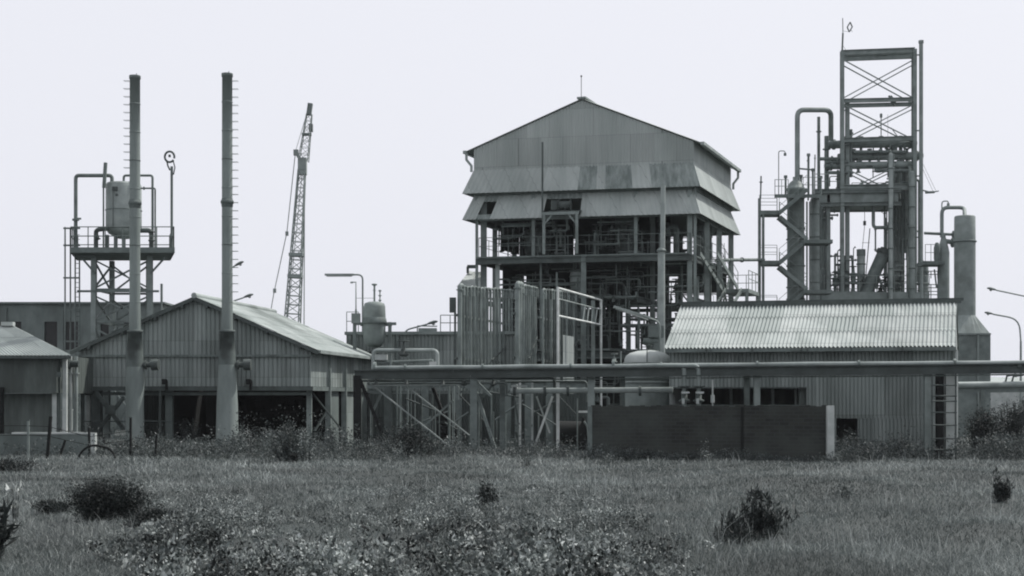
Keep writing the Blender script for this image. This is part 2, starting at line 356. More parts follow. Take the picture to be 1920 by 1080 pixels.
# tall rank weeds along the foot of the buildings
n=6200; x=rng.uniform(-23,23,n); y=54.5-1.2*(x/20)+rng.normal(0,2.2,n); y=np.clip(y,50.5,59)
px=960+F*x/y
dens=.36+.6*((px>440)&(px<760))+.35*((px>1570)&(px<1760))+.9*(px>1775)+.4*((px>170)&(px<440)); dens=np.where((px>1080)&(px<1565),.08,dens)
k=dens*(.3+.7*(patch(x*1.7+3,y*1.3)>.45))>rng.random(n); x=x[k];y=y[k];px=px[k]
hh=rng.uniform(.2,.95,len(x))*np.where(rng.random(len(x))<.10,1.75,1)*np.where((px>440)&(px<660),1.25,.8)*np.where(px>1775,1.25,1); m=30
cx=np.repeat(x,m)+rng.normal(0,.13,len(x)*m); cy=np.repeat(y,m)+rng.normal(0,.13,len(x)*m); cz=np.repeat(hh,m)*rng.random(len(x)*m)
lv=leaves(np.stack([cx,cy,cz],-1),rng.uniform(.05,.13,len(cx)),1.2,.4)
tone=np.repeat(rng.normal(.4,.26,len(x)),m)
n=750; x2=rng.uniform(2.6,11.6,n); y2=51.6-(x2-2.75)*.30-rng.uniform(.1,.9,n); h2=rng.uniform(.08,.62,n)*(.35+.8*patch(x2*2.2,y2)); m2=22
cx2=np.repeat(x2,m2)+rng.normal(0,.1,n*m2); cy2=np.repeat(y2,m2)+rng.normal(0,.06,n*m2); cz2=np.repeat(h2,m2)*rng.random(n*m2)
lv=np.concatenate([lv,leaves(np.stack([cx2,cy2,cz2],-1),rng.uniform(.04,.1,n*m2),1.4,.35)]); tone=np.concatenate([tone,np.repeat(rng.normal(.4,.2,n),m2)]); cx=np.concatenate([cx,cx2])
wo=np_obj('tall_weeds',lv,4,LF,np.clip(tone+rng.normal(0,.2,len(cx)),0,1),SHM); tagit(wo,'tall rank weeds along the foot of the sheds','weeds',kind='stuff')

def shrub(px,py,wpx,hpx,label,mt,nleaf=900,ls=(.05,.11),nst=9,name='shrub',cat='shrub',Y=None,up=1.0,asp=.4,spread=1.0,group=None,mean=.45,flat=False):
    Y=Y or GY(py); c=G(px,Y); c.z=float(gz(np.array(c.x),np.array(Y))) if Y<60 else 0
    W=wpx*Y/F/2; H=hpx*Y/F
    T=Thing(name,label,cat,c,group)
    st=MB(); tips=[]; nst=int(nst*1.5); lob=[(random.uniform(0,6.28),random.uniform(.5,1.15)) for _ in range(5)]
    for i in range(nst):
        a,lr=random.choice(lob); a+=random.gauss(0,.45); rr=min(1.1,random.random()**.6*lr)*W*spread
        hgt=H*random.uniform(.35,1.05)*(1-.5*min(1,(rr/W)**2))
        if flat: hgt=H*random.uniform(.65,1.02)*max(.15,1-(rr/W)**2)**.5
        tip=c+V((math.cos(a)*rr,math.sin(a)*rr*.7,hgt)); b=c+V((math.cos(a)*rr*.45,math.sin(a)*rr*.35,-.03))
        mid=(b+tip)/2+V((random.uniform(-.12,.12)*W,random.uniform(-.12,.12)*W,H*.06))
        r0=max(.006,H*.014); st.tube([b,mid,tip],[r0,r0*.7,r0*.3],5); tips.append((b,mid,tip))
    T.part('stem',st,BR)
    per=max(4,nleaf//nst); cs=[]
    for b,mid,tip in tips:
        for j in range(per):
            t=random.random()**.7; q=(b*(1-t)**2+mid*2*t*(1-t)+tip*t*t); sgm=W*(.13 if flat else .065)+.012
            cs.append((q.x+random.gauss(0,sgm),q.y+random.gauss(0,sgm),max(c.z+.01,q.z+random.gauss(0,H*.06))))
    cs=np.array(cs); o=np_obj('foliage',leaves(cs,rng.uniform(ls[0],ls[1],len(cs)),up,asp),4,LF,np.clip(rng.normal(mean,.22,len(cs)),0,1),mt,tuple(c),T.o)
    return T
shrub(200,982,190,86,'low wide mound of dark bush in the left of the field',SHD,9500,(.03,.07),60,'bush','bush',flat=True,mean=.35)
shrub(290,1000,120,46,'small dark bush joined to the right foot of the dark mound',SHD,3200,(.03,.07),26,'bush','bush',flat=True,mean=.4)
shrub(1412,1022,128,88,'dark spiky bush alone in the right half of the field',SHD,1700,(.07,.17),30,up=2.4,asp=.17,mean=.45,spread=1.25)
shrub(918,972,60,58,'small dark forked shrub near the centre of the field',SHD,700,(.04,.08),10,up=1.8,asp=.35,mean=.4)
shrub(1872,944,56,58,'dark upright tuft near the right edge of the field',SHD,800,(.06,.13),10,up=2.5,asp=.22,mean=.4)
shrub(1582,935,66,36,'small bush with pale leaves below the white wall post',SHW,320,(.05,.1),8,mean=.35)
shrub(-14,1052,64,118,'tall dark leafy plant cut by the left edge of the photo',SHD,300,(.14,.38),14,'leafy_plant','plant',asp=.17,mean=.45,spread=1.2,up=1.3)
shrub(30,975,30,86,'thin plant with white withered leaves by the left edge',SHW,40,(.14,.26),4,'withered_plant','plant',asp=.35,mean=1.2,up=2)
shrub(25,885,110,26,'low dark bush in front of the low concrete wall',SHD,900,(.06,.12),16,'bush','bush',flat=True,mean=.4)
shrub(545,868,110,74,'large weedy bush before the open bay of the left shed',SHM,2400,(.06,.14),24,mean=.42)
shrub(575,872,52,64,'bush with bright leaves in front of the weedy bush',SHW,300,(.06,.12),8,mean=.6)
shrub(548,875,34,26,'small dark low bush at the foot of the bright-leaved bush',SHD,400,(.05,.1),8,flat=True,mean=.3)
shrub(625,850,46,50,'shrub beside the right end of the left shed',SHM,700,(.06,.13),10,mean=.5)
shrub(348,842,76,62,'dry reddish shrub between the two chimneys',SHM,900,(.06,.13),16,up=2,asp=.25,mean=.45)
shrub(752,858,150,66,'dark bush under the left bay of the pipe rack',SHD,4200,(.06,.12),40,mean=.4,flat=True,spread=1.1)
shrub(845,862,70,52,'pale flowering weed under the pipe rack braces',SHW,260,(.05,.11),9,mean=.65)
shrub(700,862,60,32,'pale low weed at the foot of the black rack post',SHW,260,(.05,.1),8,mean=.5)
shrub(1325,868,44,46,'pale bush growing against the blackened brick wall',SHW,200,(.04,.09),7,mean=.55,Y=49.2)
shrub(1220,868,70,20,'low weeds at the left foot of the brick wall',SHD,300,(.05,.1),10,mean=.5,Y=50.3)
shrub(1600,858,60,60,'weedy shrub beside the white wall post',SHM,800,(.06,.12),12,mean=.5)
shrub(1690,858,110,50,'weedy shrub in front of the long corrugated shed',SHM,1100,(.06,.13),16,mean=.5)
shrub(1835,862,120,92,'broad dark shrub right of the access ladder',SHD,4200,(.06,.14),44,mean=.55,Y=56,flat=True,spread=1.15)
shrub(1905,860,120,104,'dark shrub at the right edge below the pipe rack',SHD,4200,(.06,.14),44,mean=.55,Y=60,flat=True,spread=1.15)
shrub(1140,868,90,30,'pale grassy clump before the left end of the brick wall',SHW,220,(.05,.1),9,mean=.35,Y=47)
shrub(985,868,36,34,'small sparse plant in front of the rack posts',SHM,130,(.04,.09),6,mean=.35,Y=46)

shrub(100,960,90,26,'low dark tuft joined to the left foot of the dark mound',SHD,1400,(.03,.07),16,'bush','bush',flat=True,mean=.45)
shrub(1395,1032,110,40,'low dark tuft at the left foot of the spiky bush',SHD,1000,(.05,.11),22,up=2,asp=.2,mean=.5,spread=1.3)
# far trees at the right edge
for i,(px,hp,wp,Yt) in enumerate([(1868,40,36,210),(1893,34,40,240),(1925,44,44,220),(1840,30,40,260)]):
    c=G(px,Yt); H=hp*Yt/F+EYE; W=wp*Yt/F/2
    T=Thing('tree',['far tree just left of the right lamp pole','far low tree behind the right lamp pole','far tree cut by the right edge','far tree behind the dark shrubs on the right'][i],'tree',c,'far trees at the right edge')
    tr=MB(); tr.tube([c-V((0,0,.2)),c+V((.1,0,H*.3)),c+V((0,.1,H*.6))],[.2,.16,.08],7)
    for k in range(5):
        a=k*1.3; tr.tube([c+V((0,0,H*.3)),c+V((math.cos(a)*W*.6,math.sin(a)*W*.6,H*.65))],[.09,.03],5)
    T.part('trunk',tr,BR)
    cs=[]
    for k in range(16):
        a=random.uniform(0,6.28); q=random.random()**.5*W*.8; cc=(c.x+math.cos(a)*q,c.y+math.sin(a)*q,H*random.uniform(.35,.88))
        cs+= [(cc[0]+random.gauss(0,W*.2),cc[1]+random.gauss(0,W*.2),cc[2]+random.gauss(0,H*.07)) for _ in range(90)]
    cs=np.array(cs); np_obj('crown',leaves(cs,rng.uniform(.25,.5,len(cs)),1,.6),4,LF,np.clip(rng.normal(.5,.2,len(cs)),0,1),SHM,tuple(c),T.o)

def railing(mb,pts,h=1.0,sp=1.2,r=.022,mid=True):
    pts=[V(p) for p in pts]
    for a,b in zip(pts,pts[1:]):
        n_=max(1,round((b-a).length/sp))
        for i in range(n_+1):
            q=a.lerp(b,i/n_); mb.tube([q,q+V((0,0,h))],r,6)
        for k in([h,h*.55] if mid else [h]): mb.tube([a+V((0,0,k)),b+V((0,0,k))],r,6)
def stairs(mb,a,b,wv,tread=.26):
    a=V(a);b=V(b);wv=V(wv)
    for k in(0,1): mb.bar(a+wv*k,b+wv*k,.06,.24)
    n_=max(2,int(abs(b.z-a.z)/.22))
    for i in range(1,n_):
        q=a.lerp(b,i/n_); d=(b-a); d.z=0; d.normalize(); d*=tread/2
        mb.hexa([q-d,q+d,q+d+wv,q-d+wv,q-d+V((0,0,.03)),q+d+V((0,0,.03)),q+d+wv+V((0,0,.03)),q-d+wv+V((0,0,.03))])
def stair_rail(mb,a,b,h=.95,r=.02):
    a=V(a);b=V(b)
    for k in(h,h*.5): mb.tube([a+V((0,0,k)),b+V((0,0,k))],r,6)
    for i in range(4):
        q=a.lerp(b,i/3); mb.tube([q,q+V((0,0,h))],r,6)
def flange(mb,p,d,r,t=.06):
    p=V(p);d=V(d).normalized(); mb.cyl(p-d*t/2,p+d*t/2,r,n=12)
def valve(mb,p,s):
    p=V(p); mb.lathe(p-V((0,0,s*.5)),[(s*.2,0),(s*.42,s*.12),(s*.42,s*.22),(s*.22,s*.3),(s*.25,s*.6),(s*.1,s*.7),(s*.07,s*1.25)],10)
    mb.lathe(p+V((0,0,s*.72)),[(s*.08,0),(s*.5,.0),(s*.5,.03),(s*.08,.03)],12)

# ================================================================== MAIN PROCESS BUILDING
A_=V((9.67,75,0)); B_=V((-2.1,77.5,0)); D_=V((3.4,9,0)); dx=A_-B_; WID=dx.length; DEP=D_.length
def M(s,t,z): q=B_+dx*s+D_*t; return V((q.x,q.y,z))
def Ms(px,t=0):
    k=(px-960)/F; b=B_+D_*t; return (k*b.y-b.x)/(dx.x-k*dx.y)
def Mz(px,py,t=0):
    s=Ms(px,t); return EYE+(HZ-py)*M(s,t,0).y/F
T=Thing('process_building','tall open steel process building with a grey corrugated gable and two flared skirts','building',M(.5,.5,0))
MAIN=T
zE=16.0; zA=18.45; z1=14.87; z1b=13.52; z2=13.42; z2b=12.08; zf=10.05
nf=-D_.normalized(); nr=dx.normalized()
g=MB()
for s0,s1 in((0,.5),(.5,1)):
    top=lambda s: zE+(zA-zE)*(1-abs(s-.5)*2)
    ks=[s0+(s1-s0)*i/3 for i in range(4)]
    for a,b in zip(ks,ks[1:]): g.corr(M(a,0,z1-.05),M(b,0,z1-.05),M(b,0,top(b)),M(a,0,top(a)),12,.02)
T.part('gable_wall',g,SHB)
g=MB()
for s0,s1 in((0,.5),(.5,1)): g.quad(M(s1,1,z1),M(s0,1,z1),M(s0,1,zE if s0==0 else zA),M(s1,1,zA if s0==0 else zE),.05)
g.quad(M(0,1,zf+2.0),M(1,1,zf+2),M(1,1,z1+.02),M(0,1,z1+.02),.05)
T.part('gable_wall',g,SHB)
g=MB(); g.corr(M(1,0,z1-.05),M(1,1,z1-.05),M(1,1,zE),M(1,0,zE),40,.02); T.part('side_wall',g,SHP); g=MB(); g.corr(M(0,1,z1-.05),M(0,0,z1-.05),M(0,0,zE),M(0,1,zE),40,.02)
T.part('side_wall',g,SHP)
g=MB(); o=.035; e=.10/DEP
for s0,s1 in((-o,.5),(1+o,.5)):
    z0=zE-(zA-zE)*2*o
    p=[M(s0,-e,z0),M(s1,-e,zA),M(s1,1+e,zA),M(s0,1+e,z0)]
    if s0>0: g.corr(M(1+o,-e,z0+.07),M(1+o,1+e,z0+.07),M(.5,1+e,zA+.07),M(.5,-e,zA+.07),50,.025)
    else: g.corr(M(-o,1+e,z0+.07),M(-o,-e,z0+.07),M(.5,-e,zA+.07),M(.5,1+e,zA+.07),50,.025)
rf=T.part('roof',g,RO)
g=MB(); g.bar(M(.5,-e*1.1,zA+.12),M(.5,1+e*1.1,zA+.12),.5,.1); T.part('ridge_cap',g,SL,rf)
g=MB()
for s in(-o-.006,1+o+.006): g=MB(); g.bar(M(s,-e,zE-.14),M(s,1+e,zE-.14),.2,.16); T.part('gutter',g,SL)
g=MB()
for s,t in((-o,0.0),(1+o,1.0),(1+o,0.02)):
    if t==0.02: continue
    b=M(s,t,zE-.2); k=M(0 if s<0 else 1,t,0)+(nr*(-.14 if s<0 else .14)); g.tube([b,b+V((0,0,-.35)),V((k.x,k.y,zE-.9)),V((k.x,k.y,z1-.1))],.075,8)
T.part('downpipe',g,SL)
g=MB(); g.tube([M(.5,-.01,zA),M(.5,-.01,zA+1.25)],.018,6); g.lathe(M(.5,-.01,zA+1.22),[(.02,0),(.06,.05),(.02,.12)],8); T.part('lightning_rod',g,SDK)
# flared skirts
def skirt(zt,zb,out,segs,rows=1):
    es=out/WID; et=out/DEP
    def F1(s,tb): # front edge: tb=1 bottom
        return M(s+(2*s-1)*es*tb,-et*tb,zb if tb else zt)
    for px0,px1,mt_ in segs:
        s0=0 if px0 is None else Ms(px0); s1=1 if px1 is None else Ms(px1)
        g=MB(); g.corr(F1(s0,1),F1(s1,1),F1(s1,0),F1(s0,0),max(3,round((s1-s0)*WID/.26)),.02,jit=0); T.part('skirt_panel',g,mt_)
    def S1(sd,t,tb): return M((1+es*tb) if sd else -es*tb, t+(2*t-1)*et*tb, zb if tb else zt)
    g=MB(); g.corr(S1(1,0,1),S1(1,1,1),S1(1,1,0),S1(1,0,0),38,.02); T.part('skirt_panel',g,SHP)
    g=MB(); g.corr(S1(0,1,1),S1(0,0,1),S1(0,0,0),S1(0,1,0),38,.02); T.part('skirt_panel',g,SHB)
    g=MB(); a=lambda s,tb:M(s+(2*s-1)*es*tb,1+et*tb,zb if tb else zt); g.corr(a(1,1),a(0,1),a(0,0),a(1,0),40,.02); T.part('skirt_panel',g,SHB)
skirt(z1,z1b,.48,[(None,1027,SHB),(1027,1088,SHP),(1088,1120,SHS),(1120,1136,SHB),(1136,1150,SHS),(1150,1183,SHS),(1183,1217,SHP),(1217,None,SHS)])
skirt(z2,z2b,.48,[(None,912,SHB),(936,1027,SHP),(1092,None,SHP)])
# wall strip behind the torn lower skirt, and the pieces around its hoist opening
et=.48/DEP
for px0,px1,f0,f1 in((912,936,0,.25),(912,936,.8,1)):
    g=MB(); zz=lambda f:z2+(z2b-z2)*f; P_=lambda px,f:M(Ms(px)+(2*Ms(px)-1)*.48/WID*f,-et*f,zz(f))
    g.corr(P_(px0,f1),P_(px1,f1),P_(px1,f0),P_(px0,f0),3,.02); T.part('torn_sheet',g,SHS)
P_=lambda px,f:M(Ms(px)+(2*Ms(px)-1)*.48/WID*f,-et*f,z2+(z2b-z2)*f)
g=MB(); g.corr(P_(1027,.22),P_(1092,.22),P_(1092,0),P_(1027,0),9,.02)
T.part('torn_sheet',g,SHS)
g=MB()
for (s0,t0),(s1,t1) in(((0,0),(1,0)),((1,0),(1,1)),((0,0),(0,1))):
    for z in(z1b+.02,z2b+.05): g.ibeam(M(s0,t0,z),M(s1,t1,z),.12,.2)
T.part('girt',g,ST)
# hoist opening: light frame, winch
g=MB(); s0,s1=Ms(1030),Ms(1091); et2=-.9/DEP
zo=Mz(1060,406)
for s in(s0,s1): g.bar(M(s,et2,zf),M(s,et2,zo+.05),.16)
g.bar(M(s0-.01,et2,zo+.06),M(s1+.01,et2,zo+.06),.14,.16)
g.bar(M(s0,et2,zo-.55),M(s0+(s1-s0)*.25,et2,zo),.08); g.bar(M(s1,et2,zo-.55),M(s1-(s1-s0)*.25,et2,zo),.08)
T.part('hoist_frame',g,ST)
g=MB(); c=M((s0+s1)/2+.01,-.05,zo+.55); g.cyl(c+nr*-.3,c+nr*.3,.22); g.cyl(c+nr*-.34,c+nr*-.3,.32); g.cyl(c+nr*.3,c+nr*.34,.32); g.box(c+nr*-.6,(.35,.4,.5)); g.bar(c+V((0,0,-.35))+nr*-.9,c+V((0,0,-.35))+nr*.9,.3,.1); g.tube([c+V((0,-.1,0)),c+V((0,-.5,-.9))],.02,5)
T.part('winch',g,SDK)
g=MB(); g.tube([M(Ms(1027),-.09,z2b-.2),M(Ms(1027),-.09,zE+.1)],.05,8); T.part('vent_pipe',g,SDK)
# floors
def slab(name,s0,s1,t0,t1,z,th,mt_):
    g=MB(); g.hexa([M(s0,t0,z-th),M(s1,t0,z-th),M(s1,t1,z-th),M(s0,t1,z-th),M(s0,t0,z),M(s1,t0,z),M(s1,t1,z),M(s0,t1,z)]); return T.part(name,g,mt_)
slab('floor',0.02,.985,-.03,1,zf,.08,SR); slab('floor',.03,.72,.12,.99,7.9,.10,SR); slab('floor',.0,.62,.02,.98,5.0,.12,SR); slab('floor',.64,.97,.2,.7,5.0,.1,SR)
g=MB()
for t in(-.03,.33,.66,1): g.ibeam(M(.02,t,zf-.27),M(1,t,zf-.27),.14,.3)
for t in(.02,.5,1):
    if t!=.02: g.ibeam(M(.03,t,7.62),M(1,t,7.62),.12,.22)
    g.ibeam(M(.0,t,4.6),M(1,t,4.6),.16,.36)
for s in(.02,.27,.5,.75,.985):
    g.ibeam(M(s,-.02,zf-.26),M(s,1,zf-.26),.12,.28); g.ibeam(M(s,0,7.6),M(s,1,7.6),.12,.28)
T.part('floor_beam',g,SDK)
for px,t,z0,z1_,wd,mt_ in [(894,.0,0,z2,.16,ST),(907,.03,0,z2,.34,SR),(933,.02,0,zf,.24,SL),(1000,.0,zf,z2,.18,ST),(1094,-.02,0,zf,.28,SR),(1192,.0,zf,z2,.18,ST),(1014,.03,5,zf,.12,SR),(1293,.0,0,z2,.26,ST),(1303,.0,0,z2+1,.16,ST)]:
    g=MB(); s=Ms(px,t); g.bar(M(s,t,z0-.1 if z0==0 else z0),M(s,t,z1_),wd); T.part('column',g,mt_)
for s,t in((1,.33),(1,.66),(1,1),(.75,.33),(.75,.66),(.75,1),(.5,.95),(.25,.95),(0,.33),(0,.66),(0,1),(.88,1)):
    g=MB(); g.bar(M(s,t,-.1),M(s,t,z2b+.4),.28); T.part('column',g,ST)
g=MB(); railing(g,[M(.03,-.02,zf),M(.99,-.02,zf),M(.99,.9,zf)],1.05,1.7,.018)
railing(g,[M(.03,-.02,zf)]+[M(.03,.9,zf)],1.05,1.5,.018); T.part('railing',g,SR)
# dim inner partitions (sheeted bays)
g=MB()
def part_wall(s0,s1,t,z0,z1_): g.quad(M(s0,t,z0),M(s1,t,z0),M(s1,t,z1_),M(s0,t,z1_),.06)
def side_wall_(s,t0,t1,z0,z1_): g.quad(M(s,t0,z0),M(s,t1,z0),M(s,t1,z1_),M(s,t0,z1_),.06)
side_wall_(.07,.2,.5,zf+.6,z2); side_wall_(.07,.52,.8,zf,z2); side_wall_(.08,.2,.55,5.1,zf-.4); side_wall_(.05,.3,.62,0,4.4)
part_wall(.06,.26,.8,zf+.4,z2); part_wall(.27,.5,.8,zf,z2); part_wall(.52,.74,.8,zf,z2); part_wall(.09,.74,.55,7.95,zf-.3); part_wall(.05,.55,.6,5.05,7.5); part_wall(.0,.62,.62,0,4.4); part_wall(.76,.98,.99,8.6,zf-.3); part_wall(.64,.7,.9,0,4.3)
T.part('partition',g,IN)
# bracing
for (a,b) in((M(.03,.98,5.2),M(.25,.98,9.6)),(M(.25,.98,5.2),M(.03,.98,9.6)),(M(1,.68,zf-3),M(1,.98,zf-.4)),(M(1,.98,zf-3),M(1,.68,zf-.4)),(M(.76,.98,5.2),M(.98,.98,8.6)),(M(.98,.98,5.2),M(.76,.98,8.6))): g=MB(); g.bar(a,b,.09); T.part('brace',g,SR)

def clutter(name,label,s0,s1,t0,t1,z0,z1_,nv,nh,nval,seed,mts):
    rr=random.Random(seed); U=rr.uniform; T=Thing(name,label,'pipework',M((s0+s1)/2,(t0+t1)/2,z0))
    for i in range(nv):
        s,t=U(s0,s1),U(t0,t1); a,b=sorted((U(z0,z1_),U(z0,z1_))); b=max(b,a+.9); q=.016+.06*rr.random()**2.4
        pts=[M(s,t,a),M(s,t,b)]
        if rr.random()<.5: pts.append(M(s+U(-.08,.08),t,b))
        if rr.random()<.4: pts=[M(s+U(-.07,.07),t,a)]+pts
        g=MB(); g.tube(pts,q,7,.14); flange(g,M(s,t,a+(b-a)*.6),(0,0,1),q*1.8,.05); T.part('pipe',g,rr.choice(mts))
    for i in range(nh):
        z,t=U(z0,z1_),U(t0,t1); a=U(s0,s1-.05); b=min(s1,a+U(.08,.3)); q=.016+.05*rr.random()**2.4; dz=U(-.9,.9)
        g=MB(); g.tube([M(a,t,z),M(b,t,z),M(b,t,z+dz)],q,7,.14); flange(g,M((a+b)/2,t,z),dx,q*1.8,.05); T.part('pipe',g,rr.choice(mts))
    for i in range(nval):
        g=MB(); valve(g,M(U(s0,s1),U(t0,t1),U(z0,z1_)),U(.25,.5)); T.part('valve',g,SDK)
    return T
clutter('pipe_tangle','tangle of thin pipes behind the upper railing of the process building, left of the hoist',.06,.42,.02,.3,zf,zf+1.9,22,20,8,1,[SDK,SR,SR])
clutter('pipe_tangle','tangle of thin pipes behind the upper railing of the process building, right of the hoist',.47,.75,.02,.3,zf,zf+1.9,20,18,8,2,[SDK,SR,SR])
clutter('pipe_tangle','tangle of pipes under the upper floor of the process building, left half',.06,.45,.02,.4,5.2,9.6,30,28,8,3,[SDK,SR,ST])
clutter('pipe_tangle','tangle of pipes under the upper floor of the process building, middle',.45,.74,.02,.4,5.0,9.6,34,30,8,4,[SDK,SR,SR])
clutter('pipe_tangle','tangle of pipes standing against the sky in the open right bay of the process building',.66,.99,.05,.9,3.0,9.6,34,34,14,5,[SR,SR,ST])
clutter('pipe_tangle','tangle of pipes on the open right end of the upper floor of the process building',.76,.99,.3,.9,zf,zf+1.9,14,10,6,6,[SR,ST])
clutter('pipe_tangle','tangle of pipes low down behind the white gantry at the foot of the process building',.3,.8,-.1,.3,0.2,4.6,26,22,8,7,[SR,SR,ST])
# stairs on the right flank and their landing
off=nr*.25
a=M(1,.05,zf)+off; b=M(1,.62,8.55)+off
g=MB(); stairs(g,a,b,nr*.9); T.part('stair_flight',g,ST)
g=MB(); stair_rail(g,a+nr*.9,b+nr*.9); stair_rail(g,a,b); T.part('railing',g,ST)
la=M(1,.62,8.55)+off; lb=M(1,.95,8.55)+off
g=MB(); q=[la,la+nr*1.5,lb+nr*1.5,lb]; g.hexa([V((p.x,p.y,p.z-.22)) for p in q]+q); T.part('landing',g,ST)
g=MB(); railing(g,[la+nr*1.5,lb+nr*1.5,lb],1.05,1.0,.022); T.part('railing',g,ST)
for p in(la+nr*1.4,lb+nr*1.4):
    g=MB(); g.bar(V((p.x,p.y,-.1)),V((p.x,p.y,8.35)),.17); T.part('landing_post',g,ST)
a2=M(1,.62,8.5)+off; b2=M(1,.02,6.0)+off
g=MB(); stairs(g,a2+nr*.2,b2+nr*.2,nr*.9); T.part('stair_flight',g,ST)
a3=b2+V((0,0,0)); g=MB(); stairs(g,M(1,.9,4.6)+off,M(1,.1,6.0)+off,nr*.9); stair_rail(g,M(1,.9,4.6)+off+nr,M(1,.1,6.0)+off+nr); T.part('stair_flight',g,ST)

# --- equipment standing inside the process building
def vessel(name,label,cat,c,r,h,mt_,legs=0,top=.35,nz=2,group=None,bands=True):
    T=Thing(name,label,cat,c,group); c=V(c); g=MB(); z0=.5 if legs else .0
    g.lathe(c,[(r*.3,z0*.6),(r*.8,z0*.75),(r,z0+.1),(r,h-top),(r*.93,h-top*.5),(r*.6,h-top*.12),(r*.1,h)],22)
    sh=T.part('shell',g,mt_)
    if bands:
        g=MB()
        for k in(.25,.6,.9): g.lathe(c+V((0,0,z0+(h-z0)*k-.05)),[(r+.003,0),(r+.05,0),(r+.05,.08),(r+.003,.08)],22)
        T.part('flange_ring',g,SR)
    g=MB()
    for i in range(nz):
        a=i*2.4+.6; q=c+V((math.cos(a)*r*.45,math.sin(a)*r*.45,h-top*.4)); g.cyl(q,q+V((0,0,.45+.25*i)),r*.13,n=8); flange(g,q+V((0,0,.45+.25*i)),(0,0,1),r*.22)
    if nz: T.part('nozzle',g,SR)
    for i in range(legs):
        a=i*2*math.pi/legs+.5; g=MB(); q=c+V((math.cos(a)*r*.95,math.sin(a)*r*.95,0)); g.bar(q-V((0,0,.02)),q+V((0,0,z0+.5)),.1); T.part('leg',g,SR)
    return T
vessel('process_vessel','grey pressure vessel on the middle floor, left of centre inside the process building','vessel',M(.40,.3,5.0),.5,2.4,ST,3)
vessel('process_vessel','pale narrow vessel under the hoist bay inside the process building','vessel',M(.45,.12,7.9),.42,1.5,SL,3)
vessel('process_vessel','dark squat vessel on the upper floor behind the left railing of the process building','vessel',M(.2,.35,zf),.75,1.9,SR,4)
vessel('process_vessel','dark tall vessel on the upper floor behind the right railing of the process building','vessel',M(.62,.35,zf),.6,2.6,SR,4)
vessel('process_vessel','vertical vessel on the open right bay of the upper floor beside the bent pipe','vessel',M(.93,.6,zf),.45,2.3,ST,3)
vessel('process_vessel','rounded drum on the lower floor in the open right bay, left of the tall flue','vessel',M(.70,.45,5.0),.38,1.5,SR,3)
vessel('process_vessel','dark drum on the lower floor in the open right bay, right of the tall flue','vessel',M(.86,.4,5.0),.4,1.5,SR,3)
vessel('process_vessel','narrow column-like vessel standing low in the open right bay of the process building','vessel',M(.72,.2,0),.5,4.2,SR,3)
# pipework in the open right bay
def pipes(name,label,loc,plist,mt_,r=.06,rnd=.25,cat='pipework',flg=True,group=None):
    T=Thing(name,label,cat,loc,group)
    for pts in plist:
        rr=r
        if isinstance(pts[0],(int,float)): rr=pts[0]; pts=pts[1]
        g=MB(); g.tube(pts,rr,8,rnd)
        if flg:
            pts=[V(p) for p in pts]; flange(g,pts[0]+(pts[1]-pts[0])*.08,pts[1]-pts[0],rr*1.7); flange(g,pts[-1]+(pts[-2]-pts[-1])*.08,pts[-1]-pts[-2],rr*1.7)
        T.part('pipe',g,mt_)
    return T
s=Ms(1252,.3); s2=Ms(1268,.3)

pipes('bent_pipe','thick goose-necked pipe on the upper floor right of the tall flue',M(s2,.3,zf),[(.17,[M(s2,.3,zf),M(s2,.3,zf+1.75),M(s,.3,zf+1.75),M(s,.3,zf+1.2)])],SR,rnd=.4)
pl=[]
for i,(sa,t) in enumerate(((.66,.2),(.69,.5),(.80,.3),(.84,.75),(.90,.25),(.95,.7),(.78,.85),(.735,.1))):
    z0=[5,5,5,5,0,5,5,0][i]; zt=[9.6,9.6,12,9.6,9.6,12.2,9.5,7.2][i]; pl.append((.05+.02*(i%3),[M(sa,t,z0),M(sa,t,zt)]))
pipes('riser_pipes','cluster of thin vertical pipes in the open right bay of the process building',M(.8,.4,5),pl,SR,rnd=0)
pl=[]
for i,(z,t) in enumerate(((7.35,.15),(6.75,.4),(6.3,.2),(8.5,.3),(9.0,.6),(6.9,.8),(4.1,.1),(3.4,.25))):
    pl.append((.05+.025*(i%3),[M(.63,t,z),M(.99 if i%2 else .9,t,z),M(.99 if i%2 else .9,t,z-(.9 if i%3 else -.7))]))
pipes('header_pipes','bundle of horizontal pipes crossing the open right bay of the process building',M(.8,.3,6),pl,SR)
pl=[]
for i in range(7): 
    sa=.08+.08*i; pl.append((.05+.03*(i%2),[M(sa,.1+.05*(i%3),5.0),M(sa,.1+.05*(i%3),8.6-.3*(i%3)),M(sa+.1,.1+.05*(i%3),8.6-.3*(i%3)),M(sa+.1,.3,7.9)]))
pipes('loop_pipes','looped dark pipes in the dim left bays of the process building',M(.3,.2,5),pl,SR)
g=MB(); 
s=Ms(1052,.1)
for k in(-.012,.012): g.tube([M(s+k*1.6,.1,zf),M(s+k*1.6,.1,zf+1.5)],.025,6)
for i in range(6): g.tube([M(s-.019,.1,zf+.15+i*.24),M(s+.019,.1,zf+.15+i*.24)],.016,5)
single('ladder',g,ST,'short ladder on the upper floor below the hoist opening','ladder',M(s,.1,zf))
# long pipe from building to the stair tower on the right
g=MB(); a=M(1,.6,Mz(1375,487,.6)); b=Pt(1432,487,92); g.tube([a,b],.1,8); flange(g,a.lerp(b,.5),b-a,.16)
single('link_pipe',g,SR,'straight pipe bridging from the process building to the stair tower','pipe',a)

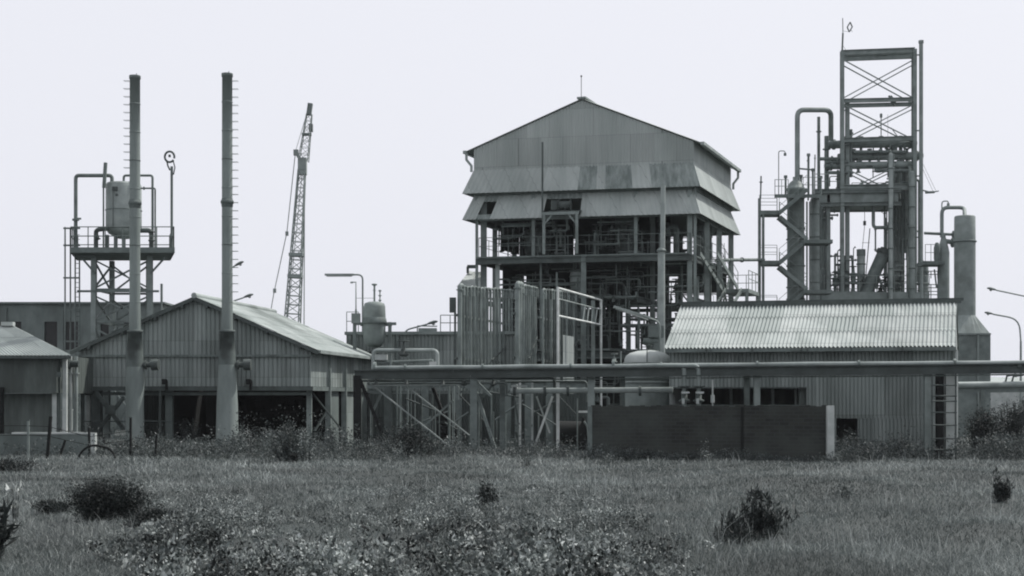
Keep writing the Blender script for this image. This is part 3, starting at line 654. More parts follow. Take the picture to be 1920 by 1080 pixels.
# tall thin flue beside the process building
c=G(1240,70); T=Thing('tall_flue','tall thin pale flue rising before the right bay of the process building','flue',c)
g=MB(); zt=EYE+(HZ-348)*70/F; zs=EYE+(HZ-470)*70/F
g.cyl(c+V((0,0,-.2)),c+V((0,0,zs)),.19,.18,16); T.part('lower_tube',g,SL)
g=MB(); g.cyl(c+V((0.06,0,zs)),c+V((.09,0,zt)),.125,.12,14); T.part('upper_tube',g,SL)
g=MB(); g.lathe(c+V((0,0,zs-.05)),[(.19,0),(.24,0),(.24,.08),(.1,.2)],16); T.part('collar',g,ST)

# little bright roofed hut behind the left of the process building
Tn=Thing('small_shed','small shed with a bright sloping roof behind the left corner of the process building','shed',G(880,83))
p=[Pt(856,538,83),Pt(905,538,83),Pt(905,512,86),Pt(880,508,86)]
g=MB(); g.corr(p[0],p[1],p[2],p[3],12,.03); Tn.part('roof',g,RF)
g=MB(); a,b=G(858,83.1),G(905,83.1); c2,d2=G(905,86),G(882,86)
zt=p[0].z-.05; zt2=p[3].z-.05
g.hexa([a-V((0,0,.2)),b-V((0,0,.2)),c2,d2,a+V((0,0,zt)),b+V((0,0,zt)),c2+V((0,0,zt2)),d2+V((0,0,zt2))]); Tn.part('wall',g,SHR)
g=MB(); q=Pt(893,500,85.5); g.bar(Pt(876,500,85.5),q,.2); g.bar(Pt(877,500,85.5),Pt(877,512,85.5),.15); Tn.part('roof_rail',g,SDK)

# ================================================================== COOLER (tube bank) IN FRONT
def bank(label,p0,p1,n_,zt,r,group,rthick,nthick,mts,zt1):
    p0=V(p0);p1=V(p1); T=Thing('tube_bank',label,'tube bank',p0,group)
    d=(p1-p0); L_=d.length; d.normalize(); sd_=V((-d.y,d.x,0))
    for i in range(n_):
        q=p0+d*(L_*i/(n_-1)); g=MB(); rr=rthick if i<nthick else r*random.uniform(.85,1.15); zz=zt+(zt1-zt)*i/(n_-1)+(.04 if i<nthick else random.uniform(-.015,.015))
        e=d*.3-sd_*.06; g.tube([q,q+V((0,0,zz)),q+e+V((0,0,zz)),q+e+V((0,0,zz-.45))],rr,8,.16)
        flange(g,q+V((0,0,zz-.22)),(0,0,1),rr*1.5,.05); T.part('tube',g,mts[1] if i<nthick else (mts[0] if i%3 else ST))
    for nm,z,w_ in(('base_header',.25,.3),('tie_bar',zt*.55,.1),('tie_bar',zt*.82,.1)):
        g=MB(); g.bar(p0-d*.2+sd_*.17+V((0,0,z)),p1+d*.2+sd_*.17+V((0,0,z)),w_,w_); T.part(nm,g,SR)
    g=MB(); g.bar(p0+d*(L_*.55)+sd_*-.1+V((0,0,4.2)),p1+sd_*-.1+V((0,0,5.4)),.06); T.part('brace',g,SDK)
    return T
bank('left row of tall vertical cooling tubes beside the low ribbed building',G(862,66),G(960,74.5),17,7.55,.06,'banks of cooling tubes',.11,1,(SR,ST),8.02)
bank('middle row of cooling tubes starting with two thick pale pipes',G(970,65.5),G(1004,70.5),10,7.6,.055,'banks of cooling tubes',.12,2,(SR,ST),7.84)
bank('right row of dark cooling tubes behind the white gantry',G(1018,66.5),G(1080,75),14,7.45,.055,'banks of cooling tubes',.07,0,(SDK,SR),7.9)
T=Thing('pipe_gantry','tall white tubular frame standing at the right of the cooling tubes','gantry',G(1046,65.5))
a=G(1046,65.5); b=G(1127,73.5); za=EYE+(HZ-538)*65.5/F; zb=EYE+(HZ-561)*73.5/F
g=MB(); g.tube([a-V((0,0,.1)),a+V((0,0,za))],.06,8); T.part('post',g,WP)
g=MB(); g.tube([b-V((0,0,.1)),b+V((0,0,zb))],.06,8); T.part('post',g,WP)
g=MB(); g.tube([a+V((0,0,za-.05)),b+V((0,0,zb-.05))],.055,8); T.part('rail',g,WP)
g=MB(); a2=a+V((0,0,EYE+(HZ-592)*65.5/F)); b2=b+V((0,0,EYE+(HZ-609)*73.5/F)); g.tube([a2,b2],.05,8); T.part('rail',g,WP)
g=MB(); g.tube([a+V((0,0,za-.55)),b+V((0,0,zb-.55))],.035,6); T.part('rail',g,SL)
for i in range(5):
    k=.55+.1*i; g=MB(); g.tube([a2.lerp(b2,k),(a+V((0,0,za-.55))).lerp(b+V((0,0,zb-.55)),k+.05)],.035,6); T.part('hanger',g,SL)
g=MB(); q=G(1112,73); g.bar(q,q+V((0,0,zb-.1)),.2); T.part('inner_post',g,ST)
g=MB(); q=G(1056,67); q1=G(1076,69); g.corr(q,q1,q1+V((0,0,5.3)),q+V((0,0,5.3)),5,.03); T.part('wind_panel',g,SHP)
g=MB(); q=G(849,66); zq=EYE+(HZ-572)*66/F
g.box(q+V((0,0,zq)),(.3,.3,.7)); g.bar(q+V((.1,.2,0)),q+V((.1,.2,zq+.2)),.1); single('switch_box',g,SDK,'dark switch box on a thin post at the left end of the cooling tubes','switch box',q)

# ================================================================== LOW RIBBED BUILDING + small vessel
T=Thing('long_low_building','long low flat-roofed ribbed building behind the pipe rack','building',G(800,73))
a=G(650,73.5); b=G(965,73); h=EYE+(HZ-627)*73/F
g=MB(); g.corr(a-V((0,0,.2)),b-V((0,0,.2)),b+V((0,0,h)),a+V((0,0,h)),46,.035,gr=.06); T.part('wall',g,SH)
g=MB(); bk=V((0,3.6,0)); g.corr(b-V((0,0,.2)),b+bk,b+bk+V((0,0,h)),b+V((0,0,h)),18,.035); g.corr(a+bk,a-V((0,0,.2)),a+V((0,0,h)),a+bk+V((0,0,h)),18,.035); T.part('wall',g,SH)
g=MB(); g.hexa([p+V((0,0,h)) for p in(a+V((-.1,-.12,0)),b+V((.1,-.12,0)),b+bk,a+bk)]+[p+V((0,0,h+.16)) for p in(a+V((-.1,-.12,0)),b+V((.1,-.12,0)),b+bk,a+bk)]); T.part('roof',g,ST)
g=MB()
for px in(655,700,745): 
    q=G(px,73.2); g.bar(q,q+V((0,0,h-.05)),.14)
T.part('pilaster',g,SR)
g=MB(); z=h+.16; railing(g,[G(650,74.5,z),G(672,74.5,z)],1.1,.6,.022); T.part('railing',g,ST)
g=MB(); railing(g,[G(826,74,z),G(862,74,z)],.9,.5,.025); T.part('railing',g,ST)
g=MB(); q=G(802,74.5,z); g.box(q+V((0,0,.12)),(.95,.6,.22)); g.bar(q+V((-.55,0,0)),q+V((-.55,0,.34)),.06); g.bar(q+V((-.55,0,.36)),q+V((.5,0,.34)),.06); T.part('roof_vent',g,ST)

c=G(702,71); sc_=71/F; z=lambda py:EYE+(HZ-py)*sc_
T=Thing('dome_vessel','squat grey pressure vessel with two thin vents on a steel stand above the pipe loop','vessel',c)
g=MB(); g.lathe(c,[(.06,z(652)),(.3,z(650)),(.48,z(643)),(.56,z(632)),(.565,z(608)),(.565,z(598)),(.57,z(592)),(.545,z(575)),(.50,z(569)),(.3,z(566)),(.05,z(565))],26); T.part('shell',g,ST)
g=MB(); g.lathe(c+V((0,0,z(608))),[(.565,0),(.63,.02),(.63,.12),(.59,.3),(.57,.33)],26); T.part('skirt_ring',g,SR)
g=MB(); g.cyl(c+V((0,0,z(567))),c+V((0,0,z(533))),.05,n=8); g.lathe(c+V((0,0,z(536))),[(.05,0),(.14,.04),(.14,.1),(.05,.12)],10); g.lathe(c+V((0,0,z(545))),[(.05,0),(.09,.02),(.05,.05)],10); T.part('vent',g,ST)
g=MB(); q=c+V((.28,0,0)); g.cyl(q+V((0,0,z(567))),q+V((0,0,z(547))),.03,n=8)
for py in(565,556,547): g.lathe(q+V((0,0,z(py))),[(.03,0),(.08,.03),(.08,.07),(.03,.1)],10)
T.part('vent',g,ST)
g=MB(); g.box(c+V((-.93,0,z(597))),(.42,.4,.5)); g.cyl(c+V((-.93,0,z(587))),c+V((-.93,0,z(580))),.05,n=8); T.part('control_box',g,ST)
g=MB(); g.bar(c+V((-1.05,0,z(607))),c+V((1.1,0,z(607))),.2,.14); g.bar(c+V((-.75,.4,z(608))),c+V((.85,.4,z(608))),.2,.14); T.part('stand_beam',g,SR)
for px in(665,731):
    g=MB(); q=G(px,71); g.bar(q,q+V((0,0,z(604))),.17); T.part('leg',g,SR)
g=MB(); q=c+V((-.93,0,0)); g.tube([q+V((0,0,z(592))),q+V((0,0,z(529))),q+V((-.22,0,z(529)))],.035,6); g.box(q+V((-.22,0,z(529)-.02)),(.12,.1,.08)); g.tube([q+V((0,0,z(559))),c+V((0,0,z(559)))],.012,5); T.part('lamp_pipe',g,ST)
g=MB(); g.cyl(c+V((0,0,z(651))),c+V((0,0,z(664))),.07,n=8); flange(g,c+V((0,0,z(656))),(0,0,1),.12); T.part('outlet',g,SR)

# ================================================================== LAMP POSTS
def tube_lamp(label,base,ztop,arm_dir,arm_len,curve,mt_,tlen,r=.05,drop=0):
    T=Thing('lamp_post',label,'lamp post',base); b=V(base); d=V(arm_dir).normalized()
    g=MB(); g.tube([b-V((0,0,.2)),V((b.x,b.y,ztop)),V((b.x,b.y,ztop))+d*curve*2+V((0,0,drop*.25))],[r*1.2,r,r*.9],8) if 0 else g.tube([b-V((0,0,.2)),V((b.x,b.y,ztop)),V((b.x,b.y,ztop))+d*(arm_len-tlen)+V((0,0,drop*(arm_len-tlen)))],r,8,curve)
    T.part('pole',g,mt_)
    e=V((b.x,b.y,ztop))+d*(arm_len-tlen-.1)+V((0,0,drop*(arm_len-tlen))); f=e+d*tlen+V((0,0,drop*tlen))
    g=MB(); g.bar(e,f,.22,.11); hd=T.part('lamp_head',g,SL); g=MB(); g.bar(e+d*.1-V((0,0,.085)),f-d*.1-V((0,0,.085)),.17,.05); T.part('diffuser',g,GL,hd)
    return T
tube_lamp('lamp post with a long flat tube head above the squat vessel',G(680,80),EYE+(HZ-515)*80/F,(-1,0,0),2.25,.65,ST,1.65)
tube_lamp('lamp post with a tilted tube head before the dark bay left of the long shed',G(1237,66),EYE+(HZ-603)*66/F,(-1,-.25,0),2.35,.5,ST,1.75,drop=.28)
def cobra(T,tip,root,ctrl,mt_=ST,r=.045):
    g=MB(); g.tube([root,ctrl,tip],r,8,.8); arm=T.part('arm',g,mt_)
    d=(V(tip)-V(ctrl)).normalized(); t=V(tip); L_=.62
    side=d.cross(V((0,0,1))).normalized(); up=side.cross(d)
    g=MB(); P_=[]
    for k,(u,wv,hv) in enumerate(((0,.05,.05),(.25,.11,.10),(.65,.14,.12),(.9,.10,.08),(1,.04,.04))):
        for j in range(10):
            a=2*math.pi*j/10; P_.append(t+d*L_*u+side*wv*math.cos(a)+up*hv*math.sin(a)*(.5 if math.sin(a)<0 else 1))
    g.add(P_,[(k*10+j,k*10+(j+1)%10,(k+1)*10+(j+1)%10,(k+1)*10+j) for k in range(4) for j in range(10)],True); g.add(P_[:10],[list(range(10))[::-1]]); g.add(P_[-10:],[list(range(10))])
    h_=T.part('lamp_head',g,SR)
    g=MB(); g.lathe(t+d*L_*.55-up*.1,[(.02,-.05),(.09,0),(.1,.05)],10); T.part('lens',g,GL,h_)
Yc=86; b=G(424,Yc); T=Thing('street_lamp','two-armed street lamp rising behind the right chimney','street lamp',b)
g=MB(); g.cyl(b-V((0,0,.2)),Pt(424,505,Yc),.09,.05,10); T.part('pole',g,ST)
cobra(T,Pt(457,558,Yc),Pt(424,572,Yc),Pt(430,567,Yc)); cobra(T,Pt(440,499,Yc),Pt(424,508,Yc),Pt(428,505,Yc))
b=G(757,80); T=Thing('street_lamp','street lamp leaning up from behind the roof of the long low building','street lamp',b)
g=MB(); g.cyl(b-V((0,0,.2)),Pt(757,628,80),.08,.05,10); T.part('pole',g,ST); cobra(T,Pt(801,608,80),Pt(757,628,80),Pt(763,618,80))
b=G(1914,100); T=Thing('street_lamp','bent street lamp on a thin pole at the right edge','street lamp',b)
g=MB(); g.cyl(b-V((0,0,.2)),Pt(1914,640,100),.10,.075,10); T.part('pole',g,SL); cobra(T,Pt(1862,589,100),Pt(1914,640,100),Pt(1911,598,100),SL,.06)
b=G(1965,92); T=Thing('street_lamp','lamp arm reaching in from beyond the right edge above the bent street lamp','street lamp',b)
g=MB(); g.cyl(b-V((0,0,.2)),Pt(1965,600,92),.10,.075,10); T.part('pole',g,SL); cobra(T,Pt(1868,544,92),Pt(1965,600,92),Pt(1962,564,92),SL,.05)

# ================================================================== LEFT SHED
zEv=4.42; zAp=6.65; zC=2.8
fl=G(150,62); fr=G(583,61.6); back=V((1.6,11,0)); ap=(fl+fr)/2+V((.02,0,0))
T=Thing('gabled_shed','corrugated gabled shed with an open dark lower bay behind the two chimneys','shed',(fl+fr)/2+back*.5)
def up(p,z): return V((p.x,p.y,z))
g=MB()
pc=[fl,fl.lerp(ap,.5),ap,ap.lerp(fr,.5),fr]; zt=[zEv,(zEv+zAp)/2,zAp,(zEv+zAp)/2,zEv]
for i in range(4): g.corr(up(pc[i],4.16),up(pc[i+1],4.16),up(pc[i+1],zt[i+1]-.02),up(pc[i],zt[i]-.02),13,.038,gr=.06)
T.part('gable_sheet',g,SH)
g=MB(); g.corr(up(fl,zC),up(fr,zC),up(fr,4.12),up(fl,4.12),52,.038,gr=.06); T.part('wall_sheet',g,SH)
g=MB(); g.corr(up(fr,zC),up(fr+back,zC),up(fr+back,zEv-.05),up(fr,zEv-.05),24,.03,gr=.06); T.part('wall_sheet',g,SH)
g=MB(); g.bar(up(fl,4.14)-V((.05,.06,0)),up(fr,4.14)-V((-.05,.06,0)),.08,.1); T.part('flashing',g,SR)
o=V((0,-.28,0)); so_=(fr-fl).normalized()*.35
g=MB()
A0,A1=up(ap,zAp+.09)+o,up(ap+back,zAp+.09); E0,E1=up(fr,zEv+.09)+o+so_-V((0,0,.15)),up(fr+back,zEv+.09)+so_-V((0,0,.15)); W0,W1=up(fl,zEv+.09)+o-so_-V((0,0,.15)),up(fl+back,zEv+.09)-so_-V((0,0,.15))
g.corr(E0,E1,A1,A0,62,.03,rows=3); g.corr(W1,W0,A0,A1,62,.03,rows=3); rf=T.part('roof',g,RO)
g=MB(); g.tube([A0+V((0,-.05,.03)),A1+V((0,.1,.03))],.13,8); T.part('ridge_cap',g,RO,rf)
g=MB()
g.bar(W0-V((0,-.02,.1)),A0-V((0,-.02,.1)),.06,.14); g.bar(A0-V((0,-.02,.1)),E0-V((0,-.02,.1)),.06,.14); T.part('barge_board',g,SDK)
g=MB()
for k in(.15,.42,.68,.9):
    for (w0,a0,ww,aa) in((W0,A0,W1,A1),(E0,A0,E1,A1)): g.bar(w0.lerp(a0,k)-V((0,0,.2)),ww.lerp(aa,k)-V((0,0,.2)),.1,.16)
T.part('purlin',g,SDK)
g=MB(); g.bar(E0+V((0,.2,-.05)),E1+V((0,0,-.05)),.2,.14); T.part('gutter',g,SL)
g=MB(); g.bar(up(fl,zC-.1)-V((.1,.05,0)),up(fr,zC-.1)-V((-.1,.05,0)),.14,.18); g.bar(up(fl,zC-.32)+V((0,.1,0)),up(fr,zC-.32)+V((0,.1,0)),.1,.14); T.part('edge_beam',g,SDK)
g=MB(); g.bar(up(fr,zC-.1),up(fr+back,zC-.1),.14,.18); T.part('edge_beam',g,SR)
for px,wd,mt_,dy in((155,.14,SDK,0),(166,.2,CP,.5),(182,.42,SDK,.25),(318,.3,CC,.3),(580,.22,ST,.2)):
    g=MB(); q=G(px,62+dy); g.bar(q-V((0,0,.2)),up(q,zC-.05),wd); T.part('post',g,mt_)
for k in(.25,.5,.75,1):
    for s_ in(fl,fr):
        g=MB(); q=s_+back*k; g.bar(q-V((0,0,.2)),up(q,zEv-.1),.25); T.part('post',g,ST)
# back wall: left bay sheeted pale, rest dark block wall, pale panels along the right side
g=MB(); q0=fl+back*.55; q1=fl+back*.55+(fr-fl)*.16; g.corr(up(q0,-.1),up(q1,-.1),up(q1,zC+.4),up(q0,zC+.4),20,.03); T.part('inner_wall',g,SHR)
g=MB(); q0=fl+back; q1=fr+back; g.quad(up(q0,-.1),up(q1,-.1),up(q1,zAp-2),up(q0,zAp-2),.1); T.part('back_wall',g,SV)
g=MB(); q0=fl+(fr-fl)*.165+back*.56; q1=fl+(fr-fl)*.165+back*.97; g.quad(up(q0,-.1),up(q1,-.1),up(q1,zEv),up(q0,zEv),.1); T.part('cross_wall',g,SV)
for k0,k1,mt_ in((.28,.44,CC),(.52,.74,SH),(.80,.93,CC)):
    g=MB(); q0=fr+back*k0-V((.08,0,0)); q1=fr+back*k1-V((.08,0,0)); g.quad(up(q0,-.1),up(q1,-.1),up(q1,zC-.2),up(q0,zC-.2),.1); T.part('side_panel',g,mt_)
# braces under the bay
g=MB()
for p,q,w_ in((Pt(180,735,61.7),Pt(232,805,61.7),.16),(Pt(232,745,61.9),Pt(180,812,61.9),.14),(Pt(587,738,63),Pt(640,805,64),.06),(Pt(612,772,63.5),Pt(590,808,63),.08)): g=MB(); g.bar(p,q,w_); T.part('brace',g,SDK)
g=MB(); c=Pt(207,768,61.6); g.box(c,(.45,.05,.4)); T.part('gusset',g,SDK)
g=MB()
for py in(790,): g.tube([Pt(155,py,61.5),Pt(320,py,61.5)],.03,6)
g.tube([Pt(300,732,61.5),Pt(300,815,61.5)],.05,6); T.part('pipe',g,SDK)
g=MB(); q=Pt(308,716,61.6); g.box(q,(.16,.2,.22)); g.tube([q+V((-.1,0,.08)),q+V((.1,0,.08)),q+V((.1,0,-.35))],.06,6,.08); T.part('bracket_lamp',g,BK)
g=MB(); q=Pt(466,716,61.6); g.box(q,(.16,.2,.22)); g.tube([q+V((-.1,0,.08)),q+V((.1,0,.08)),q+V((.1,0,-.35))],.06,6,.08); T.part('bracket_lamp',g,BK)

# chimneys
def chimney(label,px,Y,top,base_w,side,flg_py,soot,rung_rng,ttop):
    k=Y/F; c=G(px,Y); z=lambda py:EYE+(HZ-py)*k
    T=Thing('chimney',label,'chimney',c,'twin chimneys of the gabled shed')
    r=ttop*k/2
    g=MB(); g.lathe(c,[(r*1.08,z(620)),(r*1.0,z(560)),(r*.98,z(flg_py)),(r*.97,z((flg_py+top)/2)),(r*.95,z(top+6)),(r*1.06,z(top+6)),(r*1.06,z(top))],24); T.part('shaft',g,CK)
    for kz in range(1,9):
        pz=top+(620-top)*kz/9; g=MB(); g.lathe(c+V((0,0,z(pz))),[(r*.97,-.02),(r*1.035,-.015),(r*1.035,.015),(r*.97,.02)],24); T.part('weld_seam',g,CKD if kz%3==0 else CK)
    g=MB(); g.lathe(c+V((0,0,z(flg_py))),[(r,-.22),(r*1.07,-.18),(r*1.09,-.07),(r*1.22,-.05),(r*1.22,.05),(r*1.08,.08),(r,.16)],24); T.part('flange',g,CKD)
    g=MB(); g.lathe(c,[(r*1.62,z(soot)),(r*1.5,z(660)),(r*1.22,z(624)),(r*1.45,z(623.5)),(r*1.45,z(619)),(r*1.0,z(618.5))],24); T.part('sooty_section',g,CKD)
    b=base_w*k/2
    g=MB(); g.lathe(c,[(b,-.3),(b*.98,.2),(b*.9,z(760)),(r*1.75,z(soot+30)),(r*1.63,z(soot))],24); T.part('base',g,CK)
    py=rung_rng[0]; ds=1 if side=='R' else -1
    while py<rung_rng[1]:
        g=MB(); q=c+V((ds*r*.9,0,z(py))); e=q+V((ds*.26,0,0)); g.tube([q+V((0,-.09,0)),e+V((0,-.09,0)),e+V((0,.09,0)),q+V((0,.09,0))],.011,5); T.part('rung',g,ST); py+=rung_rng[2]
    # burner pipe at the side
    g=MB(); q=c+V((r*1.3,0,z(684))); g.cyl(q,q+V((.52,0,0)),.11,n=12); g.cyl(q+V((.42,0,-.0)),q+V((.72,0,-.0)),.24,n=14); g.cyl(q+V((.14,0,0)),q+V((.2,0,0)),.2,n=12); T.part('flue_elbow',g,SDK)
    g=MB(); g.tube([c+V((r*.3,-r*.3,z(top))),c+V((r*.4,-r*.3,z(top-4)))],.015,5); T.part('tip',g,SDK)
    return T
chimney('left chimney of the pair, climbing rungs on its left, standing before the raised tank',253,60.2,142,36,'L',381,688,(152,318,14.8),20)
chimney('right chimney of the pair, climbing rungs on its right side down to the roof',426,59.6,138,44,'R',379,684,(152,548,15.2),20)

# ================================================================== RAISED TANK TOWER
YT=80; k=YT/F
c=G(232,YT); z=lambda py:EYE+(HZ-py)*k
T=Thing('tank_tower','lattice steel tower with a railed platform carrying a pale tank','tower',c)
lx=[G(178,YT).x,G(283,YT).x]; ly=[YT-1.6,YT+2.0]; zp=z(478)
# rear legs appear between the front ones
for x_,y_,wd in((lx[0],YT-.2,.28),(lx[1],YT-.2,.28),(G(210,83).x,83,.26),(G(247,83).x+1.0,83,.26)):
    g=MB(); g.ibeam(V((x_,y_,-.1)),V((x_,y_,zp-.05)),wd,wd); T.part('leg',g,ST)
P4=[V((lx[0],YT-.2,0)),V((lx[1],YT-.2,0)),V((G(247,83).x+1.0,83,0)),V((G(210,83).x,83,0))]
lv=[z(478),z(545),z(605),z(675),0]
for i in range(4):
    a,b=P4[i],P4[(i+1)%4]
    for z1_,z0_ in zip(lv,lv[1:]):
        g=MB(); g.bar(up(a,z0_+.1),up(b,z1_-.3),.09); g.bar(up(b,z0_+.1),up(a,z1_-.3),.09); T.part('brace',g,SR)
        g=MB(); g.bar(up(a,z0_+.05),up(b,z0_+.05),.12); T.part('strut',g,SR)
p=[G(133,YT-1.2),G(326,YT-1.2),G(318,YT+3.2),G(146,YT+3.2)]
g=MB(); g.hexa([up(q,zp) for q in p]+[up(q,zp+.2) for q in p]); T.part('platform',g,SR)
g=MB()
for a,b in((p[0],p[1]),(p[1],p[2]),(p[2],p[3]),(p[3],p[0])): g.bar(up(a,zp+.15),up(b,zp+.15),.1,.3)
T.part('edge_beam',g,SR)
g=MB(); railing(g,[up(q,zp+.3) for q in p+[p[0]]],1.15,1.0,.03); T.part('railing',g,SR)
for px0,py0,px1,py1 in((152,482,178,512),(310,482,283,512)):
    g=MB(); g.bar(Pt(px0,py0,YT-.4),Pt(px1,py1,YT-.4),.1); T.part('knee_brace',g,SR)
g=MB(); g.bar(Pt(145,546,YT-.3),Pt(298,546,YT-.3),.12); g.bar(Pt(145,482,YT-.3),Pt(180,482,YT-.3),.14); T.part('outrigger',g,SR)
# caged ladder on the left
for px,dy in((122,0),(132,.5),(141,0),(149,.3)):
    g=MB(); q=G(px,YT-.6+dy); g.tube([q,up(q,z(428 if px<135 else 480))],.045,6); T.part('ladder_rail',g,SR)
g=MB()
for py in(428,460,521,581,640,700): g=MB(); g.bar(Pt(119,py,YT-.4),Pt(150,py,YT-.4),.09); T.part('ladder_cage',g,SR)
g=MB()
py=440
while py<815: g.tube([Pt(141,py,YT-.6),Pt(149,py,YT-.3)],.018,5); py+=9
T.part('ladder_rung',g,SR)
c2=G(232,YT+.6)
TT=Thing('raised_tank','pale cylindrical tank with piping on the platform behind the left chimney','tank',up(c2,zp+.3))
g=MB(); rt=33*k; g.lathe(c2,[(.1,z(446)),(rt*.35,z(445)),(rt*.85,z(436)),(rt,z(428)),(rt,z(345)),(rt*.93,z(341)),(rt*.1,z(339))],28); TT.part('shell',g,SL)
g=MB()
for py in(428,393): g.lathe(c2+V((0,0,z(py))),[(rt,0),(rt+.03,0),(rt+.03,.05),(rt,.05)],28)
TT.part('band',g,ST)
for px in(201,217,232,255):
    g=MB(); q=G(px,YT+.1); g.bar(up(q,zp+.3),up(q,z(440)),.18); TT.part('leg',g,SR)
g=MB(); g.tube([Pt(142,470,YT),Pt(142,329,YT),Pt(210,329,YT),Pt(210,342,YT)],.11,8,.2); flange(g,Pt(142,412,YT),(0,0,1),.2,.1); g.bar(Pt(142,410,YT),Pt(152,410,YT),.1); TT.part('pipe',g,SR)
g=MB(); g.tube([Pt(232,340,YT),Pt(232,329,YT),Pt(286,329,YT),Pt(286,470,YT)],.07,8,.15); TT.part('pipe',g,SR)
g=MB(); g.tube([Pt(262,353,YT),Pt(291,353,YT),Pt(291,470,YT)],.05,8,.1); flange(g,Pt(270,353,YT),(1,0,0),.1); TT.part('pipe',g,SR)
g=MB(); g.tube([Pt(194,470,YT-.3),Pt(194,350,YT-.3)],.05,8); g.tube([Pt(195,352,YT-.3),Pt(198,305,YT-.3)],.11,8); TT.part('level_gauge',g,SR)
g=MB(); g.tube([Pt(180,474,YT-.5),Pt(180,431,YT-.5),Pt(205,428,YT-.5)],.13,8,.2); valve(g,Pt(183,443,YT-.5),.4); TT.part('valve_pipe',g,SDK)
g=MB(); g.tube([Pt(258,432,YT-.5),Pt(284,432,YT-.5),Pt(284,470,YT-.5)],.14,8,.25); valve(g,Pt(284,446,YT-.5),.45); TT.part('valve_pipe',g,SDK)
g=MB(); g.box(Pt(216,354,YT-.35),(.3,.2,.22)); g.tube([Pt(212,358,YT-.42),Pt(212,425,YT-.42)],.02,5); g.box(Pt(219,365,YT-.4),(.12,.12,.12)); TT.part('fitting',g,SDK)
q=Pt(322,474,YT-.8); TH=Thing('hose_post','tall post topped by a coiled hose ring at the right of the tower platform','hose post',q)
g=MB(); g.tube([q,Pt(322,312,YT-.8)],.075,8); TH.part('pole',g,SR)
g=MB(); cc=Pt(318,294,YT-.8)
g.tube([cc+V((math.cos(a)*.27,0,math.sin(a)*.30)) for a in [2*math.pi*i/20-.3 for i in range(20)]],.06,8); TH.part('hose_ring',g,SDK)
g=MB(); g.tube([cc+V((-.15,0,-.25)),cc+V((-.1,0,-.5)),cc+V((.02,0,-.75))],.045,6); g.tube([cc+V((.2,0,-.22)),cc+V((.3,0,-.6)),cc+V((.22,0,-1.0))],.035,6); g.box(cc+V((0,0,.05)),(.12,.1,.14)); TH.part('loose_hose',g,SDK)
g=MB(); q=Pt(303,566,88); g.tube([G(303,88),q],.05,6); g.tube([q,Pt(303,532,88)],.08,6); single('thin_mast',g,ST,'thin mast rising from the far right end of the concrete block','mast',G(303,88))

# ================================================================== BACK CONCRETE BUILDING
Yb=104; T=Thing('concrete_block','long flat-roofed concrete block with dark window openings at the far left','building',G(100,Yb))
zt=EYE+(HZ-570)*Yb/F; x0=G(-160,Yb).x; x1=G(305,Yb).x; dp=6
zb=lambda py:EYE+(HZ-py)*Yb/F
def wallbox(g,xa,xb,z0,z1_,dy=0,th=.3): g.hexa([V((xa,Yb+dy,z0)),V((xb,Yb+dy,z0)),V((xb,Yb+dy+th,z0)),V((xa,Yb+dy+th,z0)),V((xa,Yb+dy,z1_)),V((xb,Yb+dy,z1_)),V((xb,Yb+dy+th,z1_)),V((xa,Yb+dy+th,z1_))])
wins=[(-120,-95),(-60,-35),(-16,7),(15,40),(83,108),(122,146),(188,204),(232,256),(268,290)]
g=MB(); wallbox(g,x0,x1,zb(603),zt); wallbox(g,x0,x1,-.2,zb(656))
xp=x0
for a,b in wins:
    xa,xb=G(a,Yb).x,G(b,Yb).x; wallbox(g,xp,xa,zb(656),zb(603)); xp=xb
wallbox(g,xp,x1,zb(656),zb(603)); T.part('wall',g,CC)
g=MB(); 
for s_ in(x0,x1-.3): g.hexa([V((s_,Yb+.3,-.2)),V((s_+.3,Yb+.3,-.2)),V((s_+.3,Yb+dp,-.2)),V((s_,Yb+dp,-.2)),V((s_,Yb+.3,zt)),V((s_+.3,Yb+.3,zt)),V((s_+.3,Yb+dp,zt)),V((s_,Yb+dp,zt))])
wallbox(g,x0,x1,-.2,zt,dp); T.part('wall',g,CC)
g=MB(); wallbox(g,x0-.2,x1+.2,zt,zt+.14,-.2,dp+.8); T.part('roof',g,CC)
for a,b in wins:
    xa,xb=G(a,Yb).x,G(b,Yb).x; g=MB(); wallbox(g,xa,xb,zb(656),zb(603),.2,.04); T.part('window',g,DK)
for a in(8,114,214):
    xa=G(a,Yb).x; g=MB(); wallbox(g,xa-.22,xa+.22,-.2,zt-.3,-.15,.14); T.part('pilaster',g,CC)

# ================================================================== SMALL LEFT SHED (cut by left edge)
Ys=57; T=Thing('tin_shed','low tin shed with a stained hipped roof and rusty walls at the left edge','shed',G(40,Ys))
zs=lambda py,Y=Ys:EYE+(HZ-py)*Y/F
L0=G(-170,Ys); R0=G(106,Ys); bk=V((0,5,0)); ze=zs(666)
g=MB(); g.corr(up(L0,zs(737)),up(R0,zs(737)),up(R0,ze),up(L0,ze),34,.012); T.part('upper_wall',g,SHR)
g=MB(); g.corr(up(R0,zs(737)),up(R0+bk,zs(737)),up(R0+bk,ze),up(R0,ze),18,.012); T.part('upper_wall',g,SHR)
g=MB(); q=G(-170,Ys+.5); q2=G(100,Ys+.5); g.corr(up(q,-.2),up(q2,-.2),up(q2,zs(738)),up(q,zs(738)),30,.01); T.part('lower_wall',g,SHR)
r0=up(G(-170,Ys+2.5),zs(610,Ys+2.5)); r1=up(G(26,Ys+2.5),zs(612,Ys+2.5)); e0=up(G(-170,Ys-.3),ze); e1=up(G(133,Ys-.3),ze-.02); eb=up(G(124,Ys+5.3),ze)
g=MB(); g.corr(e0,e1,r1,r0,44,.02); g.corr(e1,eb,r1+V((0,.02,0)),r1,24,.02); g.corr(eb,up(G(-170,Ys+5.3),ze),r0,r1,44,.02); T.part('roof',g,RO)
